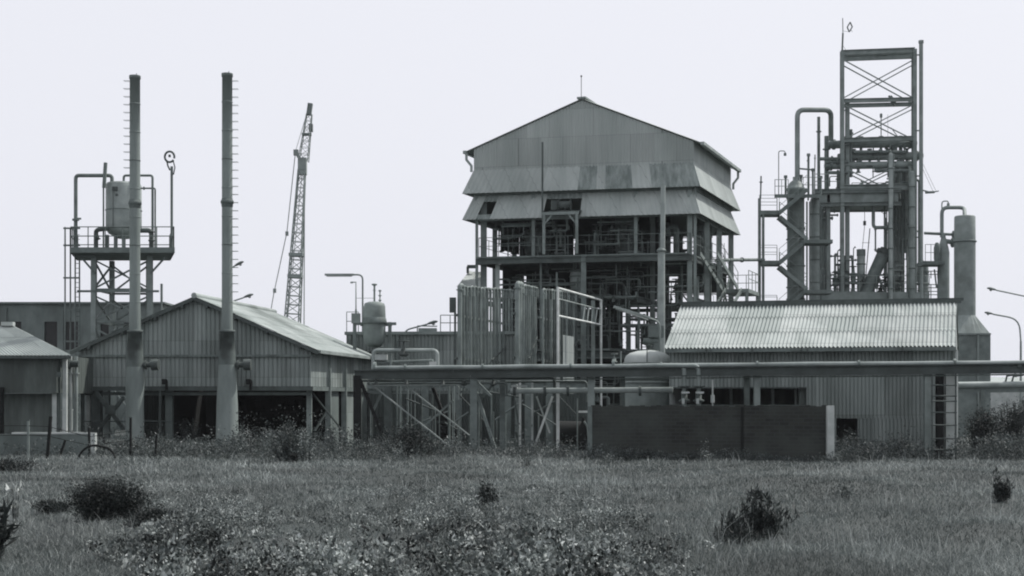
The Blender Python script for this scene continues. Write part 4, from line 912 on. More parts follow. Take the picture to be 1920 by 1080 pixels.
g=MB(); g.box(up(G(15,Ys+2.5),zs(610,Ys+2.5)+.06),(.5,.3,.16)); T.part('ridge_cap',g,CP)
g=MB(); g.bar(e0-V((0,.0,.08)),e1-V((0,0,.08)),.08,.1); T.part('eave_board',g,SDK)
for px,wd,mt_ in((103,.18,CP),(110,.12,SDK),(122,.16,CP)):
    g=MB(); q=G(px,Ys+.35); g.bar(q-V((0,0,.2)),up(q,ze-.15),wd); T.part('post',g,mt_)
g=MB(); g.bar(G(2,Ys-.1),up(G(2,Ys-.1),zs(726)),.18); T.part('post',g,BK)
q=G(126,58.5); g=MB(); g.box(up(q,zs(789)),(.36,.3,zs(770)-zs(808))); g.box(up(q,(zs(808))/2),(.3,.25,zs(808))); g.box(up(q,zs(769)),(.4,.34,.05))
single('meter_box',g,CP,'pale upright meter box between the tin shed and the gabled shed','box',q)
T=Thing('flanged_pipe','flanged cross pipe with two pale risers joining the tin shed and the gabled shed','pipe',G(128,58))
g=MB(); g.cyl(Pt(106,682,58),Pt(148,682,58),.14,n=12); flange(g,Pt(108,682,58),(1,0,0),.26,.1); flange(g,Pt(130,682,58),(1,0,0),.22,.1); T.part('pipe',g,SDK)
for px in(132,143):
    g=MB(); g.tube([G(px,58.2),Pt(px,668,58.2)],.07,8); flange(g,Pt(px,700,58.2),(0,0,1),.13); T.part('riser',g,CP if px==132 else SL)
g=MB(); g.box(Pt(111,702,56.8),(.2,.12,.2)); T.part('junction_box',g,SDK)

# low concrete wall and fence bits at left
T=Thing('low_wall','low stained concrete wall with a pale coping in front of the tin shed','wall',G(80,53.5))
Yl=53.5; h=EYE+(HZ-814)*Yl/F
g=MB(); a=G(-170,Yl); b=G(168,Yl); g.hexa([a+V((0,-.1,-.3)),b+V((0,-.1,-.3)),b+V((0,.1,-.3)),a+V((0,.1,-.3)),a+V((0,-.1,h)),b+V((0,-.1,h)),b+V((0,.1,h)),a+V((0,.1,h))]); T.part('panel',g,CC)
g=MB(); a=G(24,Yl,h); b=G(168,Yl,h); g.hexa([a+V((0,-.13,0)),b+V((0,-.13,0)),b+V((0,.13,0)),a+V((0,.13,0)),a+V((0,-.13,.07)),b+V((0,-.13,.07)),b+V((0,.13,.07)),a+V((0,.13,.07))]); T.part('coping',g,CP)
g=MB(); g.box(G(174,Yl,h/2),(.24,.26,h+.1)); T.part('end_post',g,CP)
T0=Thing('fence_post','leaning black fence post at the left of the thin fence posts','fence post',G(90,51.5),'old fence posts left of the chimneys')
g=MB(); a=G(88,51.5); g.bar(a-V((0,0,.1)),a+V((.14,0,1.6)),.1); T0.part('post',g,BK)
for px,hh,Y,ln,lb in((108,.75,51,.28,'short strongly leaning black fence post before the low wall'),(168,1.2,51.5,-.02,'straight black fence post beside the pale end of the low wall'),(245,1.55,52.5,0,'black fence post in front of the left chimney base'),(53,1.45,52,0,'pale thin fence post left of the leaning black one'),(291,.9,52,.05,'thin black fence post right of the left chimney'),(195,.8,53,.0,'thin fence post right of the low wall end')):
    T1=Thing('fence_post',lb,'fence post',G(px,Y),'old fence posts left of the chimneys'); g=MB(); a=G(px,Y); g.bar(a-V((0,0,.1)),a+V((ln,0,hh)),.075); T1.part('post',g,BK if px!=53 else ST)
    if hh>1.1:
        g=MB(); g.box(a+V((ln,0,hh)),(.1,.1,.04)); T1.part('cap',g,SDK)
g=MB()
for z_ in(.95,.6): g.tube([G(-20,52,z_+.3),G(53,52,z_+.3),G(90,51.5,z_+.28),G(168,51.5,z_*.9),G(245,52.5,z_+.1)],.012,5)
single('fence_wire',g,BK,'sagging fence wires strung between the old posts at left','wire',G(90,51.6))
g=MB(); c=G(178,50.3); g.tube([c+V((math.cos(a)*.62+.15*(a<1.2),0,math.sin(a)*.66-.08)) for a in [math.pi*(.95-i/14*.85) for i in range(15)]]+[c+V((.82,0,-.05))],.04,8); single('bent_hoop',g,BK,'bent black hoop sticking out of the grass before the low wall','hoop',c)

# ================================================================== CRANE
Yk=150; kk=Yk/F; T=Thing('lattice_crane','far lattice boom crane rising behind the gabled shed','crane',G(548,Yk))
def lattice(g,a,b,wa,wb,n_,r):
    a=V(a);b=V(b); d=(b-a).normalized(); x=d.cross(V((0,1,0))).normalized(); y=V((0,1,0))
    cor=lambda t,i:a.lerp(b,t)+(x*((i in(0,3))*2-1)+y*((i in(0,1))*2-1))*(wa+(wb-wa)*t)/2
    for i in range(4): g.tube([cor(0,i),cor(1,i)],r,6)
    for j in range(n_):
        t0,t1=j/n_,(j+1)/n_
        for i in range(4):
            i2=(i+1)%4; g.tube([cor(t0,i),cor(t1,i2)] if j%2 else [cor(t0,i2),cor(t1,i)],r*.55,5); g.tube([cor(t1,i),cor(t1,i2)],r*.55,5)
g=MB(); lattice(g,Pt(543,690,Yk),Pt(566,318,Yk),1.75,.7,22,.075); 
for py in(478,518): 
    t=(690-py)/372; q=Pt(543,690,Yk).lerp(Pt(566,318,Yk),t); g.box(q,(1.5,1.3,.35))
T.part('boom',g,CRN)
g=MB(); g.box(Pt(567,312,Yk),(.9,.7,1.8),0); g.bar(Pt(566,304,Yk),Pt(554,284,Yk),.35); g.box(Pt(555,286,Yk),(.5,.4,.6)); T.part('boom_head',g,CRN)
g=MB(); lattice(g,Pt(569,302,Yk),Pt(580,214,Yk),1.0,.55,7,.05); T.part('jib',g,CRN)
g=MB(); g.bar(Pt(579,216,Yk),Pt(582,194,Yk),.5); g.box(Pt(583,240,Yk),(.4,.5,.8)); g.box(Pt(575,252,Yk),(1,.5,.25)); T.part('jib_head',g,SR)
g=MB(); g.tube([Pt(554,284,Yk),Pt(538,435,Yk),Pt(513,552,Yk),Pt(498,640,Yk)],.05,5); g.box(Pt(538,438,Yk),(.3,.3,.45)); g.box(Pt(515,545,Yk),(.3,.3,.45)); T.part('pendant_line',g,CRN)
g=MB(); g.tube([Pt(571,318,Yk),Pt(570,640,Yk)],.06,5); g.tube([Pt(554,284,Yk),Pt(579,200,Yk)],.03,5); g.tube([Pt(566,330,Yk),Pt(530,690,Yk)],.04,5); T.part('hoist_line',g,CRN)
g=MB(); b=G(535,Yk); g.box(b+V((-.5,0,2.6)),(4.2,3,2.4)); g.box(b+V((-2.9,0,2.2)),(1.2,2.8,1.4)); T.part('body',g,CRN)
g=MB(); g.box(b+V((1.7,-1,3.0)),(1.3,1.2,2.0)); T.part('cab',g,SR)
for y_ in(-1.6,1.6):
    g=MB(); g.box(b+V((0,y_,.65)),(4.6,.8,1.0)); g.cyl(b+V((-2.3,y_-.4,.65)),b+V((-2.3,y_+.4,.65)),.5); g.cyl(b+V((2.3,y_-.4,.65)),b+V((2.3,y_+.4,.65)),.5); T.part('crawler_track',g,BK)
# ================================================================== PIPE RACK
def RY(px): return 57.0-(px-670)*(6.6/1230)     # depth of the rack line
def RP(px,py,dy=0): Y=RY(px)+dy; return Pt(px,py,Y)
T=Thing('pipe_rack','long low pipe rack running across the whole front of the plant','pipe rack',G(1300,RY(1300)))
g=MB(); g.ibeam(RP(665,702.5),RP(1995,690),.2,.36); T.part('beam',g,RB)
g=MB(); g.ibeam(RP(668,702,1.6),RP(1995,689,1.6),.2,.36); T.part('beam',g,SDK)
wob=random.Random(9); pxs=[702,760,830,905,985,1070,1150,1240,1330,1420,1520,1610,1700,1790,1890,1995]
g=MB(); g.tube([RP(px,690-(px-702)*11/1293+wob.uniform(-.6,.6),.1) for px in pxs],.085,10); T.part('main_pipe',g,SL)
for px in pxs[1:-1:2]:
    g=MB(); flange(g,RP(px,690-(px-702)*11/1293,.1),(1,-.12,0),.14,.07); T.part('pipe_flange',g,SR)
for px in pxs[2:-1:2]:
    g=MB(); q=RP(px+20,695.5-(px-702)*11/1293,.0); g.box(q,(.14,.3,.14)); T.part('pipe_shoe',g,SDK)
g=MB(); g.tube([RP(px,714-(px-702)*12/1293+wob.uniform(-.8,.8),-.12) for px in pxs[1:]],.03,6); T.part('small_pipe',g,SR)
g=MB(); g.tube([RP(940,692,.75),RP(1995,681.5,.75)],.08,8); T.part('main_pipe',g,SR)
g=MB(); g.tube([RP(700,690,1.3),RP(1995,680,1.3)],.08,8); T.part('main_pipe',g,ST)
for px in(703,1150,1790): 
    g=MB(); flange(g,RP(px,688 if px<800 else 683,.2),(1,-.12,0),.2,.1); T.part('pipe_flange',g,ST)
for px,wd,mt_,dy in((670,.30,SV,0),(888,.27,SR,0),(942,.22,SR,1.6),(1108,.24,ST,0),(1167,.2,SR,1.6),(1419,.22,ST,0),(1400,.2,SR,1.6),(1738,.22,ST,0),(1762,.24,SV,1.4)):
    g=MB(); q=G(px,RY(px)+dy); g.ibeam(q-V((0,0,.2)),up(q,RP(px,704 if px<900 else 698).z),wd,wd); T.part('post',g,mt_)
for px in(670,888,1108,1419,1738,1905):
    g=MB(); g.bar(RP(px,698 if px<900 else 694),RP(px,698 if px<900 else 694,1.6),.14); T.part('cross_beam',g,SR)
def bra(a,b,w,mt_): 
    g=MB(); g.bar(a,b,w); T.part('brace',g,mt_)
bra(RP(675,712,.1),RP(716,812,.4),.14,SV); bra(RP(690,716,.7),RP(842,836,.7),.05,SL); bra(RP(754,718,1.3),RP(880,816,1.3),.05,SL); bra(RP(812,727,1.7),RP(832,782,1.7),.13,SV)
bra(RP(714,836,.9),RP(764,795,.9),.07,ST); bra(RP(893,735,.4),RP(930,846,.4),.11,ST); bra(RP(928,716,1),RP(905,745,1),.08,SR); bra(RP(896,718,.1),RP(920,742,.1),.10,SR)
bra(RP(862,720,1.2),RP(880,709,1.2),.08,SR); bra(RP(795,800,1.5),RP(850,750,1.5),.07,ST); bra(RP(700,770,1.8),RP(716,735,1.8),.08,SR)
T=Thing('pipe_loop','raised rectangular pipe loop above the left end of the pipe rack','pipe loop',RP(760,690,1))
g=MB(); g.tube([RP(700,692,1),RP(700,657,1),RP(820,657,1),RP(820,690,1)],.085,8,.22); T.part('pipe',g,SL)
g=MB(); g.tube([RP(733,690,1.2),RP(733,664,1.2)],.05,6); g.tube([RP(703,680,1.3),RP(812,676,1.3)],.07,6); T.part('pipe',g,ST)
g=MB(); valve(g,RP(757,657,1),.5); T.part('valve',g,SDK)
g=MB(); g.box(RP(715,670,1.2),(.5,.35,.22)); g.box(RP(812,684,1),(.3,.3,.25)); T.part('pipe_clamp',g,CP)
T=Thing('lower_pipe','pale horizontal pipe hung below the middle of the pipe rack','pipe',RP(1100,735,.5))
g=MB(); g.tube([RP(958,733,.5),RP(1262,731,.5)],.115,10); T.part('pipe',g,SL)
for px in(965,1022,1065,1200): g=MB(); flange(g,RP(px,733,.5),(1,-.12,0),.19,.1); T.part('pipe_flange',g,SDK)

g=MB(); g.bar(RP(960,726,.5),RP(970,724,.5),.16); g.bar(RP(988,724,.4),RP(960,724,.4),.07); T.part('support',g,CP)
T=Thing('hung_pipes','cluster of dark pipes hung under the left bay of the pipe rack','pipework',RP(780,712,.8))
for i,(x0_,x1_,py,dy,q_,mt_) in enumerate(((680,884,708,.5,.06,SDK),(676,890,714,.9,.05,SHR),(690,950,719,1.2,.045,SR),(700,860,723,.4,.03,SL),(740,1040,711,1.5,.06,SDK),(892,1110,703,.6,.05,SDK),(895,1100,716,1.8,.04,SR))):
    g=MB(); g.tube([RP(x0_,py,dy),RP(x1_,py-1,dy),RP(x1_,py+14+4*i,dy)],q_,7,.15); T.part('pipe',g,mt_)
for i,px in enumerate((705,762,830,870,925)):
    g=MB(); g.tube([RP(px,700,.9),RP(px,720+3*i,.9)],.02,5); valve(g,RP(px,716,.8),.3); T.part('hanger',g,SDK)
T=Thing('stanchions','thin upright pipes of mixed height standing in the shade under the pipe rack','pipework',G(900,61))
rr_=random.Random(11)
for i in range(34):
    px=rr_.choice((rr_.uniform(692,880),rr_.uniform(895,1100))); Yq_=rr_.uniform(58.5,63); g=MB(); q=G(px,Yq_); top=Pt(px,rr_.uniform(708,790),Yq_); g.tube([q,top],rr_.uniform(.02,.06),6); T.part('pipe',g,rr_.choice((SDK,SR,SR,ST)))
for i in range(12):
    px=rr_.uniform(700,1040); Yq_=rr_.uniform(59,63); g=MB(); g.tube([Pt(px,rr_.uniform(720,800),Yq_),Pt(px+rr_.uniform(25,70),rr_.uniform(720,815),Yq_)],rr_.uniform(.02,.05),6); T.part('pipe',g,rr_.choice((SDK,SR)))
# white portal under the rack
T=Thing('white_trestle','thin white painted trestle with crossed braces under the pipe rack','trestle',G(1010,58))
for px in(975,998,1046):
    g=MB(); q=G(px,58 if px!=1046 else 57.6); g.bar(q-V((0,0,.1)),Pt(px,708 if px<1040 else 700,58 if px!=1046 else 57.6),.09 if px<1040 else .13); T.part('post',g,WP if px!=998 else CP)
g=MB(); g.bar(Pt(975,708,58),Pt(1012,710,58),.08,.08); g.bar(Pt(998,711,57.9),Pt(1042,713,57.9),.12,.14); T.part('rail',g,WP)
g=MB(); g.bar(Pt(1036,743,57.9),Pt(1001,840,57.9),.09); T.part('brace',g,WP)
g=MB(); g.bar(Pt(1006,743,58.1),Pt(1031,812,58.1),.07); T.part('brace',g,CP)
g=MB(); g.bar(Pt(965,750,60),Pt(980,835,60),.08); g.bar(Pt(968,810,60),Pt(972,840,60),.1); T.part('brace',g,SDK)
# columns and corrugated panels behind the rack
T=Thing('rear_frame','row of dark steel posts with pale ribbed panels behind the pipe rack','frame',G(850,64))
for px,wd,mt_ in((728,.34,SDK),(797,.32,SR),(856,.36,SR),(952,.3,SR),(1030,.3,SR),(990,.3,SR)):
    g=MB(); q=G(px,64); g.ibeam(q-V((0,0,.1)),Pt(px,708,64),wd,wd); T.part('post',g,mt_)
g=MB(); g.ibeam(Pt(690,722,64),Pt(1108,722,64),.2,.3); g.bar(Pt(690,735,64.1),Pt(900,735,64.1),.1); T.part('beam',g,SR)
g=MB(); q0=G(690,66); q1=G(1112,66); g.corr(q0-V((0,0,.1)),q1-V((0,0,.1)),up(q1,EYE+(HZ-738)*66/F),up(q0,EYE+(HZ-738)*66/F),60,.025); T.part('panel',g,RP_)
g=MB(); q0=G(1010,65.7); g.bar(Pt(745,760,65.7),Pt(765,760,65.7),.12); T.part('red_bar',g,SHR)
# dark engine/pump set left of the wall
T=Thing('pump_set','black pump and motor set in the shadow left of the brick wall','pump',G(1070,60))
g=MB(); c=Pt(1068,812,60); g.cyl(c-V((.55,0,0)),c+V((.5,0,0)),.52,.5,16); g.cyl(c+V((.5,0,0)),c+V((.62,0,0)),.36,.3,14); T.part('motor',g,BK)
g=MB(); c=Pt(1094,812,59.6); g.lathe(V((c.x,c.y,-.05)),[(.3,0),(.3,.5),(.26,.9),(.16,1.15),(.1,1.3),(.06,1.5)],14); T.part('pump_head',g,SV)
g=MB(); g.tube([Pt(1095,790,59.4),Pt(1102,800,59.4),Pt(1104,850,59.4)],.05,6,.2); T.part('hose',g,SL)
g=MB(); g.box(G(1070,60,.15),(1.6,.8,.3)); T.part('bed_plate',g,SDK)
g=MB(); q=Pt(1095,772,59.3); g.box(q,(.46,.12,.09)); g.bar(q+V((.2,.1,0)),V((q.x+.2,q.y+.1,0)),.05); single('flat_sign_lamp',g,WP,'small white flat lamp housing above the black pump set','lamp',q)
g=MB(); c=Pt(838,800,63); g.cyl(c+V((-.45,0,-.2)),c+V((.45,0,-.2)),.35,n=14); g.box(V((c.x,63,.2)),(1.1,.6,.4)); g.bar(c+V((-.6,-.1,.45)),c+V((.4,-.1,.45)),.4,.35); single('dark_pump',g,BK,'black pump half hidden behind the pale rack braces','pump',V((c.x,63,0)))

# ================================================================== BLACKENED BRICK WALL
T=Thing('brick_wall','long blackened brick wall with a white end post in front of the pipe rack','wall',G(1330,50))
def WYl(px): return 51.6-(px-1105)*(2.6/455)
a=G(1108,WYl(1108)); b=G(1553,WYl(1553)); h0=EYE+(HZ-762)*WYl(1108)/F; h1=EYE+(HZ-762)*WYl(1553)/F
g=MB(); t=V((.02,.24,0)); g.hexa([a-V((0,0,.3)),b-V((0,0,.3)),b+t-V((0,0,.3)),a+t-V((0,0,.3)),up(a,h0),up(b,h1),up(b+t,h1),up(a+t,h0)]); T.part('brickwork',g,BRK)
g=MB(); nb=42; rr_=random.Random(5)
for i in range(nb):
    if rr_.random()<.08: continue
    p0=a.lerp(b,i/nb); p1=a.lerp(b,(i+.96)/nb); hz0=h0+(h1-h0)*i/nb; dz=rr_.uniform(.02,.05); jy=V((0,rr_.uniform(-.02,.0),0))
    g.hexa([up(p0+jy,hz0),up(p1+jy,hz0),up(p1+t+jy,hz0),up(p0+t+jy,hz0),up(p0+jy,hz0+dz),up(p1+jy,hz0+dz),up(p1+t+jy,hz0+dz),up(p0+t+jy,hz0+dz)])
T.part('coping',g,BRK)
g=MB(); q=a.lerp(b,.648)+V((0,-.02,0)); g.bar(q-V((0,0,.2)),up(q,h0-.02),.09,.06); T.part('joint',g,BK)
g=MB(); q=G(1556,WYl(1556)-.02); g.box(up(q,(h1+.02)/2-.1),(.24,.34,h1+.24)); T.part('end_post',g,CP)
g=MB(); q=G(1106,WYl(1106)+.1); g.box(up(q,h0/2-.1),(.16,.3,h0+.2)); T.part('end_post',g,SR)

# ================================================================== LONG CORRUGATED SHED (right)
FL=V((6.49,58,0)); FR=V((17.45,55.6,0)); HB=V((.85,2.5,0)); T=Thing('corrugated_shed','long corrugated shed with a bright sloping roof behind the brick wall','shed',(FL+FR)/2+HB)
ze=4.42; zr=6.3
def S(s,z,t=0): q=FL.lerp(FR,s)+HB*t; return V((q.x,q.y,z))
def Ss(px):
    k_=(px-960)/F; d=FR-FL; return (k_*FL.y-FL.x)/(d.x-k_*d.y)
so1=.012
P0=S(-so1,ze-.12,-.16); P1=S(1+so1*.6,ze-.12,-.16); R0_=S(-so1*.5,zr,1); R1_=S(1+so1*.6,zr,1)
def RQ(u,v): return P0.lerp(P1,u).lerp(R0_.lerp(R1_,u),v)
g=MB(); g2=[]
# sheets: three courses, with a few duller replacement sheets
cols=[0,.2,.39,.56,.66,.78,1]
dull={(1,0):0,(1,1):1,(1,2):0,(1,3):1,(2,1):1,(2,4):0,(2,2):0}
for r_ in range(3):
    for i in range(len(cols)-1):
        u0,u1=cols[i],cols[i+1]; v0,v1=r_/3,(r_+1)/3
        isd=dull.get((r_,i)) or (r_==2 and i in(4,)) or (r_==1 and i==3)
        tgt=MB() if isd else g
        if isd: g2.append(tgt)
        n_=round((u1-u0)*75); lift=V((0,-.012,.022))
        tgt.corr(RQ(u0,v0)+lift,RQ(u1,v0)+lift,RQ(u1,min(1,v1+.015)),RQ(u0,min(1,v1+.015)),n_,.04)
rf=T.part('roof',g,RF); [T.part('patched_sheet',q_,RFD,rf) for q_ in g2]
g=MB(); B0=S(-so1,ze-.1,2.16); B1=S(1+so1*.6,ze-.1,2.16); g.corr(B1,B0,R0_,R1_,75,.028); T.part('roof',g,RF)
g=MB(); g.bar(R0_+V((-.1,0,.06)),R1_+V((.25,0,.06)),.34,.1); g.bar(R0_+V((.0,-.2,-.04)),R1_+V((.1,-.2,-.04)),.06,.14); T.part('ridge_cap',g,SDK)
g=MB(); g.bar(P0+V((.05,-.06,-.09)),P1+V((0,-.06,-.09)),.15,.14)
T.part('gutter',g,SR)
g=MB()
for k_ in(.15,.165,.31,.48,.5,.65,.82): q=P0.lerp(P1,k_); g.box(q+V((0,-.15,-.09)),(.05,.03,.18))
T.part('gutter_bracket',g,SDK)
wz=lambda px,py:EYE+(HZ-py)*S(Ss(px),0).y/F
def wp(px0,px1,z0,z1_,n_,mt_=SH,name='wall'):
    g=MB(); s0,s1=Ss(px0),Ss(px1); g.corr(S(s0,z0),S(s1,z0),S(s1,z1_),S(s0,z1_),n_,.025,gr=.06); return T.part(name,g,mt_)
zt_=wz(1400,727); zb_=wz(1400,760)
wp(1255,1512,zt_,ze-.1,36); wp(1512,1788,1.46,ze-.1,38); wp(1255,1512,-.2,zb_,36); wp(1608,1788,-.2,1.48,25); wp(1512,1568,-.2,1.48,8)
g=MB(); g.bar(S(Ss(1255),zt_)-V((0,.03,0)),S(Ss(1512),zt_)-V((0,.03,0)),.06,.06); g.bar(S(Ss(1255),zb_)-V((0,.03,0)),S(Ss(1512),zb_)-V((0,.03,0)),.06,.06); T.part('opening_frame',g,SDK)
for px in(1490,1502): 
    g=MB(); g.bar(S(Ss(px),zb_,.12),S(Ss(px),zt_,.12),.3 if px==1502 else .08); T.part('shutter_leaf',g,SHR)
g=MB(); g.corr(S(1,-.2),S(1,-.2,2),S(1,ze-.1,2),S(1,ze-.1),34,.025)
T.part('end_wall',g,SHB); g=MB(); g.corr(S(0,-.2,2),S(0,-.2),S(0,ze-.1),S(0,ze-.1,2),34,.025)
T.part('end_wall',g,SHB)
for s_ in(0,1): g=MB(); q=V((.03,0,0)); g.add([S(s_,ze-.1,0),S(s_,ze-.1,2),S(s_,zr-.12,1),S(s_,ze-.1,0)+q,S(s_,ze-.1,2)+q,S(s_,zr-.12,1)+q],[(0,1,2),(5,4,3),(0,3,4,1),(1,4,5,2),(2,5,3,0)]); T.part('gable_end',g,SHB)
g=MB(); g.quad(S(0,-.2,1.98),S(1,-.2,1.98),S(1,ze-.1,1.98),S(0,ze-.1,1.98),.05); T.part('rear_wall',g,SHR)
g=MB(); q=S(1,0)+V((.06,-.1,0)); g.tube([up(q,ze-.25),up(q,3.4),up(q,.1)],.08,8); T.part('downpipe',g,CP)
g=MB(); 
for px in(1300,1360,1440): g.bar(S(Ss(px),.0,.5),S(Ss(px),zt_+.3,.5),.12)
T.part('inner_post',g,ST)
# pipe drops with valves in front of the shed opening
for i,(px,lb) in enumerate(((1283,'left of two pipe drops with pale elbows before the dark shed opening'),(1310,'right of two pipe drops with pale elbows before the dark shed opening'))):
    T=Thing('pipe_drop',lb,'pipe',G(px,54.6),'pipe drops from the rack'); g=MB()
    g.tube([RP(px-50,686,-.25),RP(px,686,-.25),RP(px,735,-.25),V((RP(px,735,-.25).x,RP(px,735,-.25).y,0))],.085,8,.2); T.part('pipe',g,ST)
    g=MB(); valve(g,RP(px,738,-.25)+V((0,0,-.1)),.5); flange(g,RP(px,726,-.25),(0,0,1),.16); flange(g,RP(px,751,-.25),(0,0,1),.16); T.part('valve',g,SDK)
    g=MB(); g.box(RP(px+2,736,-.5),(.3,.14,.07)); T.part('insulation',g,CP)
    g=MB(); g.box(RP(px-2,752,-.45),(.1,.1,.2)); T.part('tag_plate',g,CP)
g=MB(); q=RP(1336,748,-.2); g.cyl(q-V((0,0,.14)),q+V((0,0,.15)),.075,n=10); g.tube([V((q.x,q.y,0)),q,RP(1336,712,-.2)],.03,6); single('gauge_stand',g,CP,'small white canister on a thin stem right of the pipe drops','gauge',V((q.x,q.y,0)))
T=Thing('thin_riser','thin vertical pipes with small valves rising above the pipe rack near the domed tank','pipe',RP(1152,690,.3))
g=MB(); g.tube([RP(1152,690,.3),RP(1152,668,.3)],.03,6); valve(g,RP(1152,674,.3),.28); T.part('pipe',g,ST)
g=MB(); g.tube([RP(1164,690,.3),RP(1164,658,.3)],.03,6); T.part('pipe',g,ST)

# ================================================================== DOMED TANK
Yd=60.5; c=G(1214,Yd); zd=lambda py:EYE+(HZ-py)*Yd/F; rt=44*Yd/F
T=Thing('domed_tank','round tank with a bright domed top between the flue and the long shed','tank',c)
g=MB(); g.lathe(c,[(rt,-.1),(rt,zd(682))],32); T.part('shell',g,ST)
g=MB()
for py in(682,712,718,730): g.lathe(c+V((0,0,zd(py))),[(rt+.004,0),(rt+.06,0),(rt+.06,.05),(rt+.004,.05)],32)
T.part('band',g,SL)
g=MB(); g.lathe(c+V((0,0,zd(681.8))),[(rt*1.0,0),(rt*.985,.18),(rt*.92,.33),(rt*.74,.46),(rt*.44,.54),(.08,.58)],32); T.part('dome',g,RF)
g=MB()
for i in range(3):
    a=i*2*math.pi/3+4.6; pr=[(rt*1.0,.04),(rt*.985,.19),(rt*.92,.345),(rt*.74,.475),(rt*.44,.555),(.1,.6)]; g.tube([c+V((math.cos(a)*r_,math.sin(a)*r_,zd(681.8)+z_)) for r_,z_ in pr],.022,5)
T.part('dome_rib',g,SDK)
g=MB(); g.cyl(c+V((.05,0,zd(662))),c+V((.05,0,zd(645))),.06,n=8); flange(g,c+V((.05,0,zd(648))),(0,0,1),.13); T.part('vent',g,SDK)
g=MB(); q=G(1230,67); g.box(up(q,EYE+(HZ-622)*67/F),(.7,.5,.55)); g.bar(q,up(q,EYE+(HZ-630)*67/F),.25); g.cyl(up(q,EYE+(HZ-640)*67/F)+V((-.6,0,0)),up(q,EYE+(HZ-640)*67/F)+V((.2,0,0)),.16); single('control_cabinet',g,SR,'dark cabinet on a post between the tank dome and the tall flue','cabinet',q)

# ================================================================== ACCESS LADDER at rack right end
T=Thing('access_ladder','steel access ladder leading up to the right end of the pipe rack','ladder',G(1770,52))
for px in(1748,1792):
    g=MB(); q=G(px,51.0); g.tube([q-V((0,0,.1)),Pt(px,700,51.0)],.03,6); T.part('stile',g,SDK)
for py in(722,742,752,773,797,822,843):
    g=MB(); g.tube([Pt(1746,py,51.0),Pt(1794,py+.5,51.0)],.03,6); T.part('rung',g,SDK)
g=MB(); q=G(1779,52.6); g.box(up(q,1.75),(.30,.3,3.7)); single('white_pillar',g,CP,'tall whitewashed pillar behind the access ladder','pillar',q)

# ================================================================== SECOND RACK far right
T=Thing('far_pipe_rack','second lower pipe rack beyond the ladder at the right edge','pipe rack',G(1880,66))
g=MB(); g.ibeam(Pt(1796,731,66),Pt(2010,729,66),.25,.28); T.part('beam',g,SR)
g=MB(); g.tube([Pt(1796,722,66),Pt(2010,719,66)],.15,8); T.part('main_pipe',g,SL)
for px in(1842,1945):
    g=MB(); q=G(px,66); g.bar(q,Pt(px,732,66),.2); T.part('post',g,SR)
g=MB(); g.tube([Pt(1884,722,66),Pt(1888,705,66),Pt(1905,702,66)],.05,6); g.tube([Pt(1896,722,66),Pt(1900,706,66),Pt(1930,701,66)],.05,6); T.part('branch_pipe',g,SDK)
g=MB(); q=G(1884,140); g.hexa([V((q.x-2.5,140,0)),V((q.x+9,140,0)),V((q.x+9,145,0)),V((q.x-2.5,145,0)),V((q.x-2.5,140,3.6)),V((q.x+9,140,3.6)),V((q.x+9,145,4.4)),V((q.x-2.5,145,4.4))]); 
TB=Thing('pale_hut','distant pale hut seen below the far pipe rack at the right','hut',q); TB.part('wall',g,CP)
g=MB(); g.hexa([V((q.x-2.8,139.6,3.6)),V((q.x+9.3,139.6,3.6)),V((q.x+9.3,145.3,4.4)),V((q.x-2.8,145.3,4.4)),V((q.x-2.8,139.6,3.75)),V((q.x+9.3,139.6,3.75)),V((q.x+9.3,145.3,4.55)),V((q.x-2.8,145.3,4.55))]); TB.part('roof',g,RO)
g=MB(); g.box((q.x+2,139.98,1.1),(1.1,.06,2.2)); g.box((q.x+5,139.98,1.9),(1.3,.06,1.0)); TB.part('door',g,SDK)

# ================================================================== SCRUBBER STACK
Yv=84; kv=Yv/F; zv=lambda py:EYE+(HZ-py)*kv; c=G(1809,Yv); r=19.5*kv
T=Thing('scrubber_stack','fat grey round stack widening to a boxy base at the right of the plant','stack',c)
g=MB(); g.lathe(c,[(r,zv(600)),(r,zv(470)),(r*1.0,zv(455)),(r*.98,zv(407)),(r*.9,zv(405)),(r*.1,zv(403.5))],32); T.part('shaft',g,ST)
g=MB()
for py in(455,): g.lathe(c+V((0,0,zv(py))),[(r+.002,0),(r+.06,.02),(r+.06,.1),(r+.002,.12)],32)
T.part('band',g,SR)
bx0=G(1780,Yv-.9).x; bx1=G(1854,Yv-.9).x; z0_=zv(628); n_=24
g=MB(); ring=[c+V((r*math.cos(2*math.pi*i/n_),r*math.sin(2*math.pi*i/n_),zv(592))) for i in range(n_)]
def sqp(a):
    ca,sa=math.cos(a),math.sin(a); m=max(abs(ca),abs(sa)); hx=(bx1-bx0)/2; cx=(bx0+bx1)/2; return V((cx+ca/m*hx,c.y+sa/m*1.2,z0_))
sq=[sqp(2*math.pi*i/n_) for i in range(n_)]
g.add(sq+ring,[(i,(i+1)%n_,n_+(i+1)%n_,n_+i) for i in range(n_)]); T.part('cone',g,ST)
g=MB(); cx=(bx0+bx1)/2; g.box(V((cx,c.y,z0_/2)),(bx1-bx0,2.4,z0_)); T.part('base',g,SR)
g=MB(); g.bar(V((bx1-.75,c.y-1.24,0)),V((bx1-.75,c.y-1.24,z0_)),.1); g.bar(V((bx0,c.y-1.24,z0_)),V((bx1,c.y-1.24,z0_)),.1); T.part('angle_strip',g,ST)
Yp=87; c=G(1769,Yp); zpv=lambda py:EYE+(HZ-py)*Yp/F; r=9.5*Yp/F
T=Thing('scrubber_column','slim column with an arched top pipe just left of the fat stack','column',c)
